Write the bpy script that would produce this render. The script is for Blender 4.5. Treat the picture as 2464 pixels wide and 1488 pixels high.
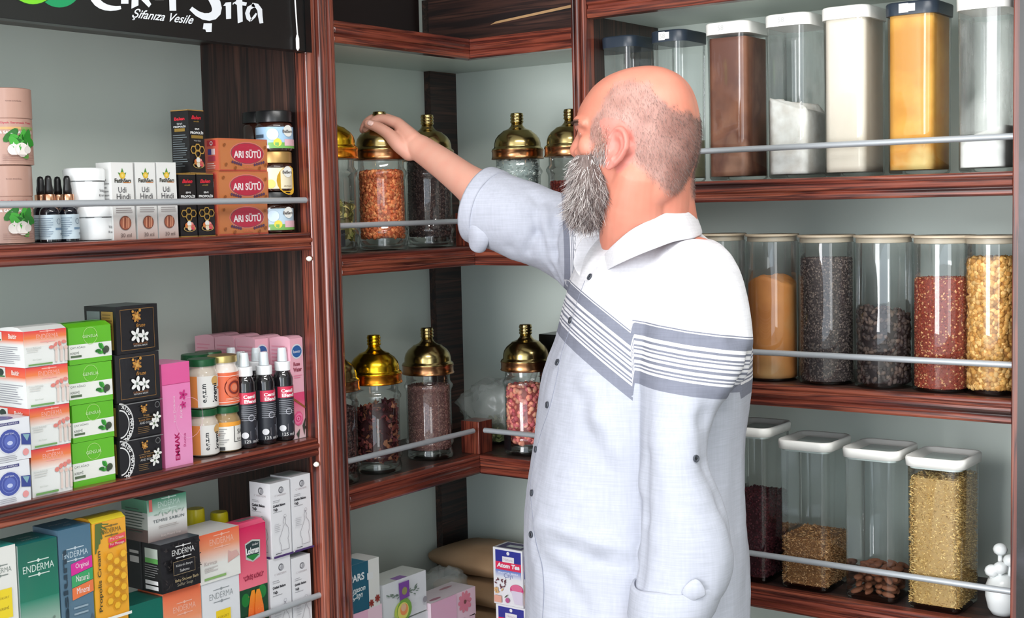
import bpy, bmesh, math, random
from mathutils import Vector, Matrix, noise
from mathutils.bvhtree import BVHTree
random.seed(7)
for _o in list(bpy.data.objects): bpy.data.objects.remove(_o)
SC = bpy.context.scene; COL = SC.collection
# ---------------- camera (solved from the shelf edges of the photograph) ----------------
F=3201.6; YAW=math.radians(36.3012); PIT=math.radians(-4.4343); ROL=math.radians(-1.33987)
CX,CY,ZC=1.63004,-2.09577,1.55
def _basis():
    cy,sy=math.cos(YAW),math.sin(YAW); cp,sp=math.cos(PIT),math.sin(PIT)
    f=Vector((-sy*cp,cy*cp,sp)); r=Vector((cy,sy,0)); u=r.cross(f)
    c,s=math.cos(ROL),math.sin(ROL)
    return r*c+u*s, -r*s+u*c, f
R_,U_,FW=_basis()
CAM=Vector((CX,CY,ZC))
def ray(px,py): return R_*(px-1232)+U_*(744-py)+FW*F
def HL(px,py,x=0.):
    d=ray(px,py); t=(x-CX)/d.x; return CY+t*d.y, ZC+t*d.z
def HR(px,py,y=0.):
    d=ray(px,py); t=(y-CY)/d.y; return CX+t*d.x, ZC+t*d.z
def HD(px,py,D): return CAM+ray(px,py)*(D/F)
cd=bpy.data.cameras.new('camera'); cam=bpy.data.objects.new('camera',cd); COL.objects.link(cam)
m=Matrix((R_,U_,-FW)).transposed().to_4x4(); m.translation=CAM; cam.matrix_world=m
cd.sensor_width=36; cd.sensor_fit='HORIZONTAL'; cd.lens=F/2464*36; cd.clip_start=.05
SC.camera=cam
# ---------------- light ----------------
w=bpy.data.worlds.new('world'); SC.world=w; w.use_nodes=True
bg=w.node_tree.nodes['Background']; bg.inputs[0].default_value=(.80,.90,1,1); bg.inputs[1].default_value=1.9
def area(name,loc,target,sx,sy,power,col):
    l=bpy.data.lights.new(name,'AREA'); l.shape='RECTANGLE'; l.size=sx; l.size_y=sy; l.energy=power; l.color=col
    o=bpy.data.objects.new(name,l); COL.objects.link(o); o.location=loc
    o.rotation_euler=(Vector(target)-Vector(loc)).to_track_quat('-Z','Y').to_euler(); return o
area('daylight_from_shop_window',(.5,-4.5,1.7),(.35,0,1.35),1.3,2.6,88,(1,.98,.98))
area('daylight_from_shop_door',(3.7,-3.4,1.6),(.2,-.2,1.3),.9,2.4,20,(.95,.98,1))
area('ceiling_strip_light',(1.5,-1.15,2.66),(1.1,-.7,0),1.5,.25,22,(1,.98,.96))
SC.view_settings.view_transform='Standard'; SC.view_settings.look='None'
SC.view_settings.exposure=0.5; SC.view_settings.gamma=1; SC.view_settings.use_curve_mapping=False

# ---------------- materials ----------------
def lin(c):
    return tuple(((v/255/12.92) if v/255<=.04045 else ((v/255+.055)/1.055)**2.4) for v in c)
MATS={}
def mat(name,rgb=(200,200,200),rough=.5,metal=0.,coat=0.,spec=.5,**k):
    if name in MATS: return MATS[name]
    m=bpy.data.materials.new(name); m.use_nodes=True; b=m.node_tree.nodes['Principled BSDF']
    b.inputs['Base Color'].default_value=(*lin(rgb),1); b.inputs['Roughness'].default_value=rough
    b.inputs['Metallic'].default_value=metal; b.inputs['Coat Weight'].default_value=coat
    b.inputs['Specular IOR Level'].default_value=spec
    MATS[name]=m; return m
def nd(m,t,**k):
    n=m.node_tree.nodes.new(t)
    for a,v in k.items(): setattr(n,a,v)
    return n
def lk(m,a,b): m.node_tree.links.new(a,b)
def noisy(name,c1,c2,scale,rough=.5,metal=0.,stretch=(1,1,1),bump=0.,detail=4,stops=None,coat=0.,spec=.5,coord='Object'):
    m=mat(name,c1,rough,metal,coat,spec); b=m.node_tree.nodes['Principled BSDF']
    tc=nd(m,'ShaderNodeTexCoord'); mp=nd(m,'ShaderNodeMapping'); mp.inputs['Scale'].default_value=stretch
    nz=nd(m,'ShaderNodeTexNoise'); nz.inputs['Scale'].default_value=scale; nz.inputs['Detail'].default_value=detail
    cr=nd(m,'ShaderNodeValToRGB')
    lk(m,tc.outputs[coord],mp.inputs[0]); lk(m,mp.outputs[0],nz.inputs['Vector']); lk(m,nz.outputs['Fac'],cr.inputs[0])
    st=stops or [(.35,c1),(.65,c2)]
    e=cr.color_ramp.elements
    e[0].position=st[0][0]; e[0].color=(*lin(st[0][1]),1); e[1].position=st[1][0]; e[1].color=(*lin(st[1][1]),1)
    for p,c in st[2:]:
        x=e.new(p); x.color=(*lin(c),1)
    lk(m,cr.outputs[0],b.inputs['Base Color'])
    if bump:
        bp=nd(m,'ShaderNodeBump'); bp.inputs['Strength'].default_value=bump; bp.inputs['Distance'].default_value=.002
        lk(m,nz.outputs['Fac'],bp.inputs['Height']); lk(m,bp.outputs[0],b.inputs['Normal'])
    return m
RED=[(.36,(46,22,20)),(.43,(92,40,32)),(.5,(128,62,46)),(.55,(62,28,25)),(.62,(142,74,54)),(.7,(80,36,31))]
DRK=[(.38,(32,23,23)),(.48,(66,42,36)),(.55,(34,23,22)),(.63,(88,58,48)),(.72,(40,28,26))]
def wood(ax,dark=False):
    s={'x':(1.2,38,38),'y':(38,1.2,38),'z':(38,38,1.2)}[ax]
    return noisy(('dark_' if dark else 'red_')+'ebony_veneer_'+ax,(60,20,20),(90,40,30),1.6,rough=.28 if not dark else .4,stretch=s,stops=DRK if dark else RED,coat=.35 if not dark else .1,detail=5)
PANEL=noisy('grey_green_melamine',(210,220,212),(215,225,217),2,rough=.45,spec=.3)
WALL=mat('painted_wall',(190,194,188),.8)
FLOOR=noisy('floor_tile',(170,165,155),(150,146,140),3,rough=.4)
CEIL=mat('ceiling_paint',(225,225,222),.9)
STEEL=mat('satin_rail_metal',(176,181,186),.38,.35)
BLACK=mat('black_board',(14,14,14),.3)
def vcol(name,rough=.4,coat=0.,sss=0.,spec=.5,k=1.):
    m=mat(name,(255,255,255),rough,0,coat,spec); a=nd(m,'ShaderNodeVertexColor'); a.layer_name='Col'
    b=m.node_tree.nodes['Principled BSDF']; sc_=nd(m,'ShaderNodeVectorMath',operation='SCALE'); sc_.inputs['Scale'].default_value=k; lk(m,a.outputs[0],sc_.inputs[0]); lk(m,sc_.outputs[0],b.inputs['Base Color'])
    if sss: b.inputs['Subsurface Weight'].default_value=sss; b.inputs['Subsurface Radius'].default_value=(.012,.005,.003); b.inputs['Subsurface Scale'].default_value=.4
    return m
PRINT=vcol('printed_card',.38,.15,k=.82); GRAIN=vcol('dry_goods',.65,spec=.3,k=1.15); LABEL=vcol('printed_label',.4,k=.85)
def glassm(name,tint,edge=(.55,.62,.6),base=.06,rough=.02):
    m=bpy.data.materials.new(name); m.use_nodes=True; nt=m.node_tree; nt.nodes.clear()
    out=nd(m,'ShaderNodeOutputMaterial'); mx=nd(m,'ShaderNodeMixShader'); tr=nd(m,'ShaderNodeBsdfTransparent'); gl=nd(m,'ShaderNodeBsdfGlossy')
    lw=nd(m,'ShaderNodeLayerWeight'); lw.inputs[0].default_value=.25
    cr=nd(m,'ShaderNodeValToRGB'); e=cr.color_ramp.elements; e[0].color=(*tint,1); e[0].position=.35; e[1].color=(*edge,1); e[1].position=1
    mr=nd(m,'ShaderNodeMath',operation='MULTIPLY_ADD'); mr.inputs[1].default_value=.55; mr.inputs[2].default_value=base
    gl.inputs['Roughness'].default_value=rough
    lk(m,lw.outputs['Facing'],cr.inputs[0]); lk(m,cr.outputs[0],tr.inputs[0]); lk(m,lw.outputs['Fresnel'],mr.inputs[0])
    lk(m,mr.outputs[0],mx.inputs[0]); lk(m,tr.outputs[0],mx.inputs[1]); lk(m,gl.outputs[0],mx.inputs[2]); lk(m,mx.outputs[0],out.inputs[0])
    MATS[name]=m; return m
GLASS=glassm('clear_glass',(.97,.985,.98),(.66,.74,.72)); ACRY=glassm('clear_acrylic',(.97,.985,.98),(.70,.76,.76),.045,.05)
FOIL=mat('hazy_plastic_film',(206,212,208),.22,spec=.8); FOIL.node_tree.nodes['Principled BSDF'].inputs['Alpha'].default_value=.3
BRASS=noisy('aged_brass',(168,150,100),(176,158,108),3,rough=.2,metal=1.)
BRASSD=noisy('aged_copper_band',(186,136,96),(176,128,88),3,rough=.24,metal=1.)
GOLD=mat('bright_gold_plating',(226,182,40),.2,1.); GOLDD=mat('bright_gold_band',(216,140,40),.24,1.)

# ---------------- object helpers ----------------
def tag(o,label=None,cat=None,group=None,kind=None):
    if label: o['label']=label
    if cat: o['category']=cat
    if group: o['group']=group
    if kind: o['kind']=kind
    return o
def link(name,me,parent=None,mats=(),smooth=False):
    for x in mats: me.materials.append(x)
    if smooth: me.polygons.foreach_set('use_smooth',[True]*len(me.polygons))
    o=bpy.data.objects.new(name,me); COL.objects.link(o)
    if parent: o.parent=parent
    return o
def empty(name,loc,rz=0.,label=None,cat=None,group=None):
    o=bpy.data.objects.new(name,None); COL.objects.link(o); o.location=loc; o.rotation_euler=(0,0,rz); o.empty_display_size=.05
    return tag(o,label,cat,group)
class MB:
    """collects verts / faces / corner colours of ONE mesh"""
    def __init__(s): s.v=[]; s.f=[]; s.c=[]; s.mi=[]; s.m=0
    def add(s,vs,fs,col=(255,255,255),vc=None):
        n=len(s.v); s.v+= [tuple(p) for p in vs]
        for f in fs:
            s.f.append([n+i for i in f]); s.c.append([vc[i] for i in f] if vc else [col]*len(f)); s.mi.append(s.m)
    def box(s,x0,x1,y0,y1,z0,z1,col=(255,255,255)):
        vs=[(x,y,z) for z in(z0,z1) for x,y in((x0,y0),(x1,y0),(x1,y1),(x0,y1))]
        s.add(vs,[(3,2,1,0),(4,5,6,7),(0,1,5,4),(1,2,6,5),(2,3,7,6),(3,0,4,7)],col)
    def prism(s,prof,axis,a0,a1,col=(255,255,255)):
        """prof: (p,z) list; axis 'x' -> p is y ; axis 'y' -> p is x ; axis 'z' -> prof is (x,y)"""
        def P(p,a):
            return {'x':(a,p[0],p[1]),'y':(p[0],a,p[1]),'z':(p[0],p[1],a)}[axis]
        n=len(prof); vs=[P(p,a0) for p in prof]+[P(p,a1) for p in prof]
        s.add(vs,[tuple(range(n)),tuple(range(2*n-1,n-1,-1))]+[(i,(i+1)%n,n+(i+1)%n,n+i) for i in range(n)],col)
    def rings(s,rings,cap=True,col=(255,255,255)):
        n=len(rings[0]); vs=[p for r in rings for p in r]; fs=[]
        for k in range(len(rings)-1):
            for i in range(n): j=(i+1)%n; fs.append((k*n+i,k*n+j,(k+1)*n+j,(k+1)*n+i))
        if cap: fs.append(tuple(range(n-1,-1,-1))); fs.append(tuple(range((len(rings)-1)*n,len(rings)*n)))
        s.add(vs,fs,col)
    def lathe(s,prof,n=40,c=(0,0),cap=True,col=(255,255,255)):
        s.rings([[(c[0]+r*math.cos(2*math.pi*i/n),c[1]+r*math.sin(2*math.pi*i/n),z) for i in range(n)] for r,z in prof],cap,col)
    def tube(s,pts,r,n=8,col=(255,255,255)):
        pts=[Vector(p) for p in pts]; rg=[]
        for i,p in enumerate(pts):
            t=(pts[min(i+1,len(pts)-1)]-pts[max(i-1,0)]).normalized(); a=t.orthogonal().normalized() if i==0 else (a-t*a.dot(t)).normalized()
            b=t.cross(a); rr=r[i] if isinstance(r,(list,tuple)) else r
            rg.append([p+a*rr*math.cos(2*math.pi*k/n)+b*rr*math.sin(2*math.pi*k/n) for k in range(n)])
        s.rings(rg,True,col)
    def mesh(s,name):
        me=bpy.data.meshes.new(name); me.from_pydata(s.v,[],s.f)
        ca=me.color_attributes.new('Col','BYTE_COLOR','CORNER'); buf=[]
        for f in s.c:
            for c in f: l=lin(c); buf+= [l[0],l[1],l[2],1.]
        ca.data.foreach_set('color',buf)
        me.polygons.foreach_set('material_index',s.mi)
        me.update(); return me
    def fix(s,me):
        bm=bmesh.new(); bm.from_mesh(me); bmesh.ops.recalc_face_normals(bm,faces=bm.faces); bm.to_mesh(me); bm.free()
    def build(s,name,mats,parent=None,smooth=False,fix=True,bevel=0.,seg=2,auto=None):
        me=s.mesh(name)
        if fix: s.fix(me)
        o=link(name,me,parent,mats if isinstance(mats,(list,tuple)) else [mats],smooth)
        if bevel:
            b=o.modifiers.new('bevel','BEVEL'); b.width=bevel; b.segments=seg; b.limit_method='ANGLE'; b.angle_limit=.6
        if auto:
            bm=bmesh.new(); bm.from_mesh(me)
            for e in bm.edges:
                if len(e.link_faces)==2 and e.calc_face_angle(0)>auto: e.smooth=False
            bm.to_mesh(me); bm.free()
        return o
def rrect(w,d,r,n=5,cx=0,cy=0):
    """rounded rectangle outline"""
    pts=[]
    for qx,qy,a0 in((1,1,0),(-1,1,90),(-1,-1,180),(1,-1,270)):
        for k in range(n+1):
            a=math.radians(a0+90*k/n); pts.append((cx+qx*(w/2-r)+r*math.cos(a),cy+qy*(d/2-r)+r*math.sin(a)))
    return pts
# ---- text and print ----
_TX={}
def text2d(st,bold=0.,shear=0.):
    k=(st,bold,shear)
    if k in _TX: return _TX[k]
    c=bpy.data.curves.new('t','FONT'); c.body=st; c.size=1; c.resolution_u=3; c.offset=bold; c.shear=shear
    o=bpy.data.objects.new('t',c); COL.objects.link(o)
    dg=bpy.context.evaluated_depsgraph_get(); dg.update(); me=bpy.data.meshes.new_from_object(o.evaluated_get(dg))
    vs=[(v.co.x,v.co.y) for v in me.vertices]; fs=[tuple(p.vertices) for p in me.polygons]
    bpy.data.objects.remove(o); bpy.data.curves.remove(c); bpy.data.meshes.remove(me)
    if not vs: vs=[(0,0)]
    x0=min(v[0] for v in vs); x1=max(v[0] for v in vs); y0=min(v[1] for v in vs); y1=max(v[1] for v in vs)
    _TX[k]=(vs,fs,x0,x1,y0,y1); return _TX[k]
class Face:
    """draws print on a surface of an MB. mp(u,v,off) -> xyz with u,v in 0..1, W,H in metres"""
    def __init__(s,mb,mp,W,H,sub=1,layer=None): s.mb=mb; s.mp=mp; s.W=W; s.H=H; s.k=0; s.sub=sub; s.nv=1
    def off(s): s.k+=1; return .00012*s.k+.00008
    def grid(s,u0,v0,u1,v1,cf,nu=None,nv=1):
        nu=nu or max(1,int(round(s.sub*abs(u1-u0)+.49))); o=s.off(); vs=[]; vc=[]; fs=[]
        for j in range(nv+1):
            for i in range(nu+1):
                a,b=i/nu,j/nv; vs.append(s.mp(u0+(u1-u0)*a,v0+(v1-v0)*b,o)); vc.append(cf(a,b))
        for j in range(nv):
            for i in range(nu): q=j*(nu+1)+i; fs.append((q,q+1,q+nu+2,q+nu+1))
        s.mb.add(vs,fs,vc=vc)
    def rect(s,u0,v0,u1,v1,c,c2=None):
        """c at the bottom, c2 at the top"""
        s.grid(u0,v0,u1,v1,lambda a,b:(c if b<.5 or not c2 else c2),nv=s.nv)
    def poly(s,pts,c):
        o=s.off(); s.mb.add([s.mp(u,v,o) for u,v in pts],[tuple(range(len(pts)))],c)
    def ell(s,u,v,ru,c,rv=None,n=18,a0=0.,inner=0.,rot=0.):
        rv=rv if rv is not None else ru*s.W/s.H
        P=lambda k,q:(u+(ru*math.cos(k)*math.cos(rot)*s.W-rv*s.H*math.sin(k)*math.sin(rot))*q/s.W, v+(ru*s.W*math.cos(k)*math.sin(rot)+rv*s.H*math.sin(k)*math.cos(rot))*q/s.H)
        ks=[2*math.pi*i/n for i in range(n)]
        if not inner: s.poly([P(k,1) for k in ks],c)
        else:
            o=s.off(); vs=[s.mp(*P(k,1),o) for k in ks]+[s.mp(*P(k,inner),o) for k in ks]
            s.mb.add(vs,[(i,(i+1)%n,n+(i+1)%n,n+i) for i in range(n)],c)
    def txt(s,st,u,v,c,w=None,h=None,rot=0,bold=.0,shear=0.,arc=None):
        """centred at u,v ; w = width fraction of W (before turning), h = height in fraction of H"""
        vs,fs,x0,x1,y0,y1=text2d(st,bold,shear); tw,th=x1-x0,y1-y0
        if tw<=0: return
        W,H=s.W,s.H
        if w and h: sx=w*(W if rot==0 else H)/tw; sy=h*(H if rot==0 else W)/th
        elif w: sx=sy=w*(W if rot==0 else H)/tw
        else: sx=sy=h*(H if rot==0 else W)/th
        o=s.off(); out=[]; ca,sa=math.cos(math.radians(rot)),math.sin(math.radians(rot))
        for x,y in vs:
            X=(x-(x0+x1)/2)*sx; Y=(y-(y0+y1)/2)*sy
            if arc: Y+=-arc*(X/(tw*sx/2))**2*H
            out.append(s.mp(u+(X*ca-Y*sa)/W, v+(X*sa+Y*ca)/H, o))
        s.mb.add(out,fs,c)
    def lines(s,u0,u1,v0,v1,n,c,t=.3,jag=.3):
        """rows of small print shown as dashes"""
        for i in range(n):
            v=v1-(v1-v0)*(i+.5)/n; h=(v1-v0)/n*t; e=u1-(u1-u0)*random.random()*jag
            s.rect(u0,v-h/2,e,v+h/2,c)
class Carton:
    def __init__(s,W,D,H,col,bulge=0):
        s.mb=MB(); s.W,s.D,s.H=W,D,H; mb=s.mb
        mb.box(-W/2,W/2,-D/2,D/2,0,H,col)
        # glued flap seams: thin lip around the top
        s.F=Face(mb,lambda u,v,o:(-W/2+u*W,-D/2-o,v*H),W,H)
        s.L=Face(mb,lambda u,v,o:(-W/2-o,D/2-u*D,v*H),D,H)
        s.R=Face(mb,lambda u,v,o:(W/2+o,-D/2+u*D,v*H),D,H)
        s.T=Face(mb,lambda u,v,o:(-W/2+u*W,-D/2+v*D,H+o),W,D)
        if bulge:
            n=6; vs=[];fs=[]
            for i in range(n+1):
                a=i/n; z=H+bulge*math.sin(math.pi*(a*.8+.2))
                z=H if i==n else z
                for x in(-W/2,W/2): vs.append((x,-D/2+a*D*.96,z))
            z0=vs[0][2]
            vs=[(x,y,(z if k>1 else H)) for k,(x,y,z) in enumerate(vs)]
            for i in range(n): fs.append((2*i,2*i+1,2*i+3,2*i+2))
            fs.append(tuple(range(0,2*n+2,2))); fs.append(tuple(range(1,2*n+2,2)))
            mb.add(vs,fs,bulge and col)
            s.T=Face(mb,lambda u,v,o:(-W/2+u*W,-D/2+v*D*.96,H+o+bulge*math.sin(math.pi*(v*.8+.2))*min(1,v*6)*min(1,(1-v)*6)+.0003),W,D); s.T.nv=12
    def done(s,name,label,cat,loc,rz=0,group=None,tilt=0):
        o=s.mb.build(name,PRINT,None,fix=False); o.location=loc; o.rotation_euler=(tilt,0,rz); return tag(o,label,cat,group)
def copy_tree(o,loc=None,label=None,parent=None):
    c=o.copy(); COL.objects.link(c)
    if parent: c.parent=parent
    if loc is not None: c.location=loc
    if label: c['label']=label
    for ch in o.children: copy_tree(ch,parent=c)
    return c
LROT=math.pi/2
# ================= THE ROOM AND THE SHELVING =================
Z=lambda r: ZC+r
DP=.256          # shelf depth
LU,LR=-.461,-.389   # upright between left bay and corner bay (along y)
RU,RV=.248,.281     # upright between corner bay and right bay (along x)
RE=1.046
def struct(name,mb,m,label=None):
    o=mb.build(name,m); o['kind']='structure'; return o
b=MB(); b.box(-.32,4.2,-5,.32,-.05,0); struct('floor',b,FLOOR)
b=MB(); b.box(-.32,4.2,-5,.32,2.72,2.77); struct('ceiling',b,CEIL)
b=MB(); b.box(-.37,-.282,-5,.37,0,2.72); struct('wall_left',b,WALL)
b=MB(); b.box(-.282,4.2,.282,.37,0,2.72); struct('wall_back',b,WALL)
b=MB(); b.box(4.2,4.25,-5,.37,0,2.72); struct('wall_right',b,WALL)
# moulded front strip: profile in (outward, height)
def strip(mb,plane,a0,a1,z0,z1,miter0=False,miter1=False):
    h=z1-z0
    pr=[(-.016,0),(.006,0),(.0075,.10),(.0075,.26),(.004,.31),(.004,.38),(.0085,.44),(.0095,.56),(.0085,.68),(.004,.73),(.004,.78),(.0065,.83),(.0065,.94),(.004,1),(-.016,1)]
    pts=[(o,z0+t*h) for o,t in pr]; n=len(pts); vs=[]
    for end,(a,mi) in enumerate(((a0,miter0),(a1,miter1))):
        for o,z in pts:
            if plane=='L': vs.append((o,a-(o if mi else 0),z))
            else: vs.append((a+(o if mi else 0),-o,z))
    mb.add(vs,[tuple(range(n)),tuple(range(2*n-1,n-1,-1))]+[(i,(i+1)%n,n+(i+1)%n,n+i) for i in range(n)])
def post(mb,plane,a0,a1,z0,z1):
    """upright front with three ribs, outline (along, outward)"""
    w=a1-a0
    pr=[(0,-.018),(0,.008),(.10,.013),(.22,.013),(.27,.007),(.33,.007),(.38,.015),(.5,.018),(.62,.015),(.67,.007),(.73,.007),(.78,.013),(.9,.013),(1,.008),(1,-.018)]
    pts=[((o,a0+t*w) if plane=='L' else (a0+t*w,-o)) for t,o in pr]
    mb.prism(pts,'z',z0,z1)
GR=(255,255,255)
def rail(parent,p0,p1):
    b=MB(); b.tube([p0,p1],.0052,12); return b.build('guard_rail',STEEL,parent,smooth=True,auto=.8)
# ---- left unit ----
u=empty('shelf_unit',(-.13,-.9,0),label='dark red wall unit of boxed goods under the black shop sign',cat='shelving')
def ub(name,bx,m,par=u,bevel=0):
    b=MB(); b.box(*bx); o=b.build(name,m,par,bevel=bevel)
    o.matrix_parent_inverse=Matrix.Translation(par.location).inverted(); return o
def pc(name,mb,m,par,**k):
    o=mb.build(name,m,par,**k); o.matrix_parent_inverse=Matrix.Translation(par.location).inverted(); return o
Y0=-2.05
def unparent_fix(o,par): o.matrix_parent_inverse=Matrix.Translation(par.location).inverted()
ub('back_panel',(-DP-.008,-DP,Y0,LU,.1,2.45),PANEL)
ub('side_panel',(-DP,-.019,LU+.0005,LU+.016,.1,2.45),wood('z',True))
ub('side_panel',(-DP,-.018,Y0-.018,Y0,.1,2.45),wood('z',True))
for z0,z1 in((-.067,-.037),(-.423,-.393),(-.779,-.749),(-1.15,-1.12),(.29,.32)):
    ub('shelf_board',(-DP,-.0165,Y0,LU-.0005,Z(z1)-.018,Z(z1)),wood('y',True))
    b=MB(); strip(b,'L',Y0,LU-.001,Z(z0),Z(z1)); pc('front_strip',b,wood('y'),u,bevel=.0008,seg=1)
b=MB(); post(b,'L',LU,LR,.0,2.6); pc('pillar',b,wood('z'),u,bevel=.001,seg=1)
for z in(.018,-.672):
    o=rail(u,(-.004,Y0,Z(z)),(-.004,LU+.001,Z(z))); unparent_fix(o,u)
for z in(-.078,-.434):
    b=MB(); b.lathe([(.001,-.0045),(.004,-.003),(.0055,0),(.004,.003),(.001,.0045)],14)
    o=b.build('shelf_support_cap',mat('white_plastic_cap',(240,238,225),.2),u,smooth=True)
    o.location=Vector((.006,LU-.006,Z(z)-.004))-Vector(u.location)
    o['label']='shiny white support cap'
# ---- corner unit ----
cu=empty('corner_shelf_unit',(-.13,.13,0),label='corner wall unit with brass-lidded jars, between the two ribbed pillars',cat='shelving')
ub('back_panel',(-DP-.008,-DP,LR,DP,.1,2.3),PANEL,cu)
ub('back_panel',(-DP,RU,DP,DP+.008,.1,2.3),PANEL,cu)
ub('corner_board',(-DP,-DP+.018,.166,DP,.1,2.0),wood('y',True),cu)
ub('side_panel',(-DP,-.019,LR-.016,LR-.0005,.1,2.45),wood('z',True),cu)
ub('side_panel',(RU+.0005,RU+.0155,.019,DP,.1,2.45),wood('z',True),cu)
def lboard(z0,z1,m,par):
    b=MB(); b.prism([(-DP,LR),(-.0165,LR),(-.0165,.0165),(RU,.0165),(RU,DP),(-DP,DP)],'z',z0,z1)
    return pc('shelf_board',b,m,par)
for z0,z1 in((-.116,-.078),(-.536,-.499),(-.956,-.918),(-1.35,-1.312)):
    lboard(Z(z1)-.018,Z(z1),wood('y',True),cu)
    b=MB(); strip(b,'L',LR+.001,0,Z(z0),Z(z1),False,True); pc('front_strip',b,wood('y'),cu,bevel=.0008,seg=1)
    b=MB(); strip(b,'R',0,RU-.001,Z(z0),Z(z1),True,False); pc('front_strip',b,wood('x'),cu,bevel=.0008,seg=1)
lboard(Z(.297),Z(.315),PANEL,cu)
b=MB(); strip(b,'L',LR+.001,0,Z(.290),Z(.329),False,True); pc('front_strip',b,wood('y'),cu,bevel=.0008,seg=1)
b=MB(); strip(b,'R',0,RU-.001,Z(.290),Z(.329),True,False); pc('front_strip',b,wood('x'),cu,bevel=.0008,seg=1)
ub('valance',(-.24,-.222,LR+.02,.115,Z(.316),2.6),mat('near_black_laminate',(26,18,17),.35),cu)
ub('valance',(-.2,RU-.002,.12,.138,Z(.316),2.6),wood('x',True),cu)
b=MB(); z=Z(.395); b.prism([(-.075,z-.002),(RU-.03,z+.002),(RU-.03,z+.0075),(-.02,z+.005)],'x',0,1)
b=MB(); b.add([(-.035,.1185,Z(.372)),(.2,.1185,Z(.3885)),(.2,.1185,Z(.394)),(-.02,.1185,Z(.3775)),(-.035,.12,Z(.372)),(.2,.12,Z(.3885)),(.2,.12,Z(.394)),(-.02,.12,Z(.3775))],[(0,1,2,3),(0,1,5,4),(1,2,6,5),(2,3,7,6),(3,0,4,7)])
pc('bare_wood_scrape',b,mat('bare_wood',(176,138,96),.6),cu)
for zt in(-.078,-.499):
    b=MB(); b.box(-.046,-.0005,.0005,.046,Z(zt),Z(zt)+.066); pc('corner_post',b,wood('z'),cu,bevel=.001)
    zr=Z(zt)+.05
    o=rail(cu,(-.004,LR+.001,zr),(-.004,-.012,zr)); unparent_fix(o,cu)
    o=rail(cu,(.012,.004,zr),(RU,.004,zr)); unparent_fix(o,cu)
b=MB(); post(b,'R',RU,RV,0,2.6); pc('pillar',b,wood('z'),cu,bevel=.001,seg=1)
# ---- right unit ----
ru=empty('shelf_unit',(.66,.13,0),label='wall unit of clear storage containers behind the bearded man',cat='shelving')
ub('back_panel',(RV,RE,DP,DP+.008,.1,2.45),PANEL,ru)
ub('side_panel',(RV-.016,RV-.0005,.019,DP,.1,2.45),wood('z',True),ru)
ub('side_panel',(RE+.001,RE+.017,.019,DP,.1,2.45),wood('z',True),ru)
for z0,z1 in((-.002,.035),(-.354,-.317),(-.713,-.676),(-1.1,-1.063),(.341,.40)):
    top=z0>.3
    ub('shelf_board',(RV,RE+.0005,.0165,DP,(Z(z0)+.006 if top else Z(z1)-.018),(Z(z0)+.024 if top else Z(z1))),PANEL if top else wood('x',True),ru)
    b=MB(); strip(b,'R',RV+.001,RE-.0005,Z(z0),Z(z1)); pc('front_strip',b,wood('x'),ru,bevel=.0008,seg=1)
ub('valance',(RV+.001,RE,-.004,.012,Z(.401),2.6),wood('x',True),ru)
for z in(.088,-.263,-.62):
    o=rail(ru,(RV,.004,Z(z)),(RE+.001,.004,Z(z))); unparent_fix(o,ru)
b=MB(); b.box(RE,RE+.014,-.012,.02,0,2.6); pc('pillar',b,wood('z'),ru,bevel=.002)
b=MB(); b.box(RE+.0145,RE+.14,-.03,.02,0,2.6)
o=b.build('dark_panel',noisy('black_mottled_laminate',(16,15,17),(52,50,56),9,rough=.25,stops=[(.55,(14,13,15)),(.78,(66,64,72))])); tag(o,'black glossy panel at the right edge beside the container shelves','panel')

# ================= SHOP SIGN =================
sg=empty('shop_sign',(.006,-1.2,Z(.265)),LROT,'black shop sign board with large white letters above the left shelves','sign')
W=1.45; yc=-1.2
xr=-.469-yc; b=MB(); b.box(-.75,xr,-.022,0,0,.30)
ob=b.build('sign_board',BLACK,sg,bevel=.001)
b=MB(); b.box(xr-.012,xr+.001,-.0245,-.0005,-.001,.301); b.build('edge_trim',mat('black_edge_trim',(5,5,5),.15),sg)
SX=.006+.0225
def sp(px,py):
    y,z=HL(px,py,SX); return (y-yc, z-Z(.265))
def signpoly(mb,pts,c,o=.0006): 
    q=[sp(*p) for p in pts]; n=len(q)
    mb.add([(x,-.022-o,z) for x,z in q],[tuple(range(n))],c)
def stroke(mb,pts,w0,w1,c,o=.0006):
    """calligraphic stroke with changing width, pixel path"""
    L=[];Rr=[]
    for i,p in enumerate(pts):
        a=pts[max(i-1,0)]; d=pts[min(i+1,len(pts)-1)]; tx,ty=d[0]-a[0],d[1]-a[1]; l=math.hypot(tx,ty) or 1
        w=(w0+(w1-w0)*math.sin(math.pi*i/(len(pts)-1)))/2; L.append((p[0]-ty/l*w,p[1]+tx/l*w)); Rr.append((p[0]+ty/l*w,p[1]-tx/l*w))
    for i in range(len(pts)-1): signpoly(mb,[L[i],L[i+1],Rr[i+1],Rr[i]],c,o)
b=MB(); WH=(236,240,246)
def bez(*p,n=14):
    out=[]
    for i in range(n+1):
        t=i/n; q=[list(x) for x in p]
        while len(q)>1: q=[[q[k][0]*(1-t)+q[k+1][0]*t,q[k][1]*(1-t)+q[k+1][1]*t] for k in range(len(q)-1)]
        out.append(tuple(q[0]))
    return out
stroke(b,bez((300,-75),(215,-80),(190,10),(250,28),(291,18)),8,20,WH)
signpoly(b,[(293,-70),(309,-70),(309,9),(291,9)],WH)
signpoly(b,[(318,-40),(333,-40),(333,13),(316,21)],WH)
signpoly(b,[(341,-14),(352,-10),(364,10),(358,18),(336,-4)],WH)
signpoly(b,[(333,-20),(352,-34),(356,-22),(336,-6)],WH)
signpoly(b,[(372,-8),(394,-8),(394,0),(372,0)],WH)
signpoly(b,[(405,-60),(422,-60),(424,26),(408,26)],WH)
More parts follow.
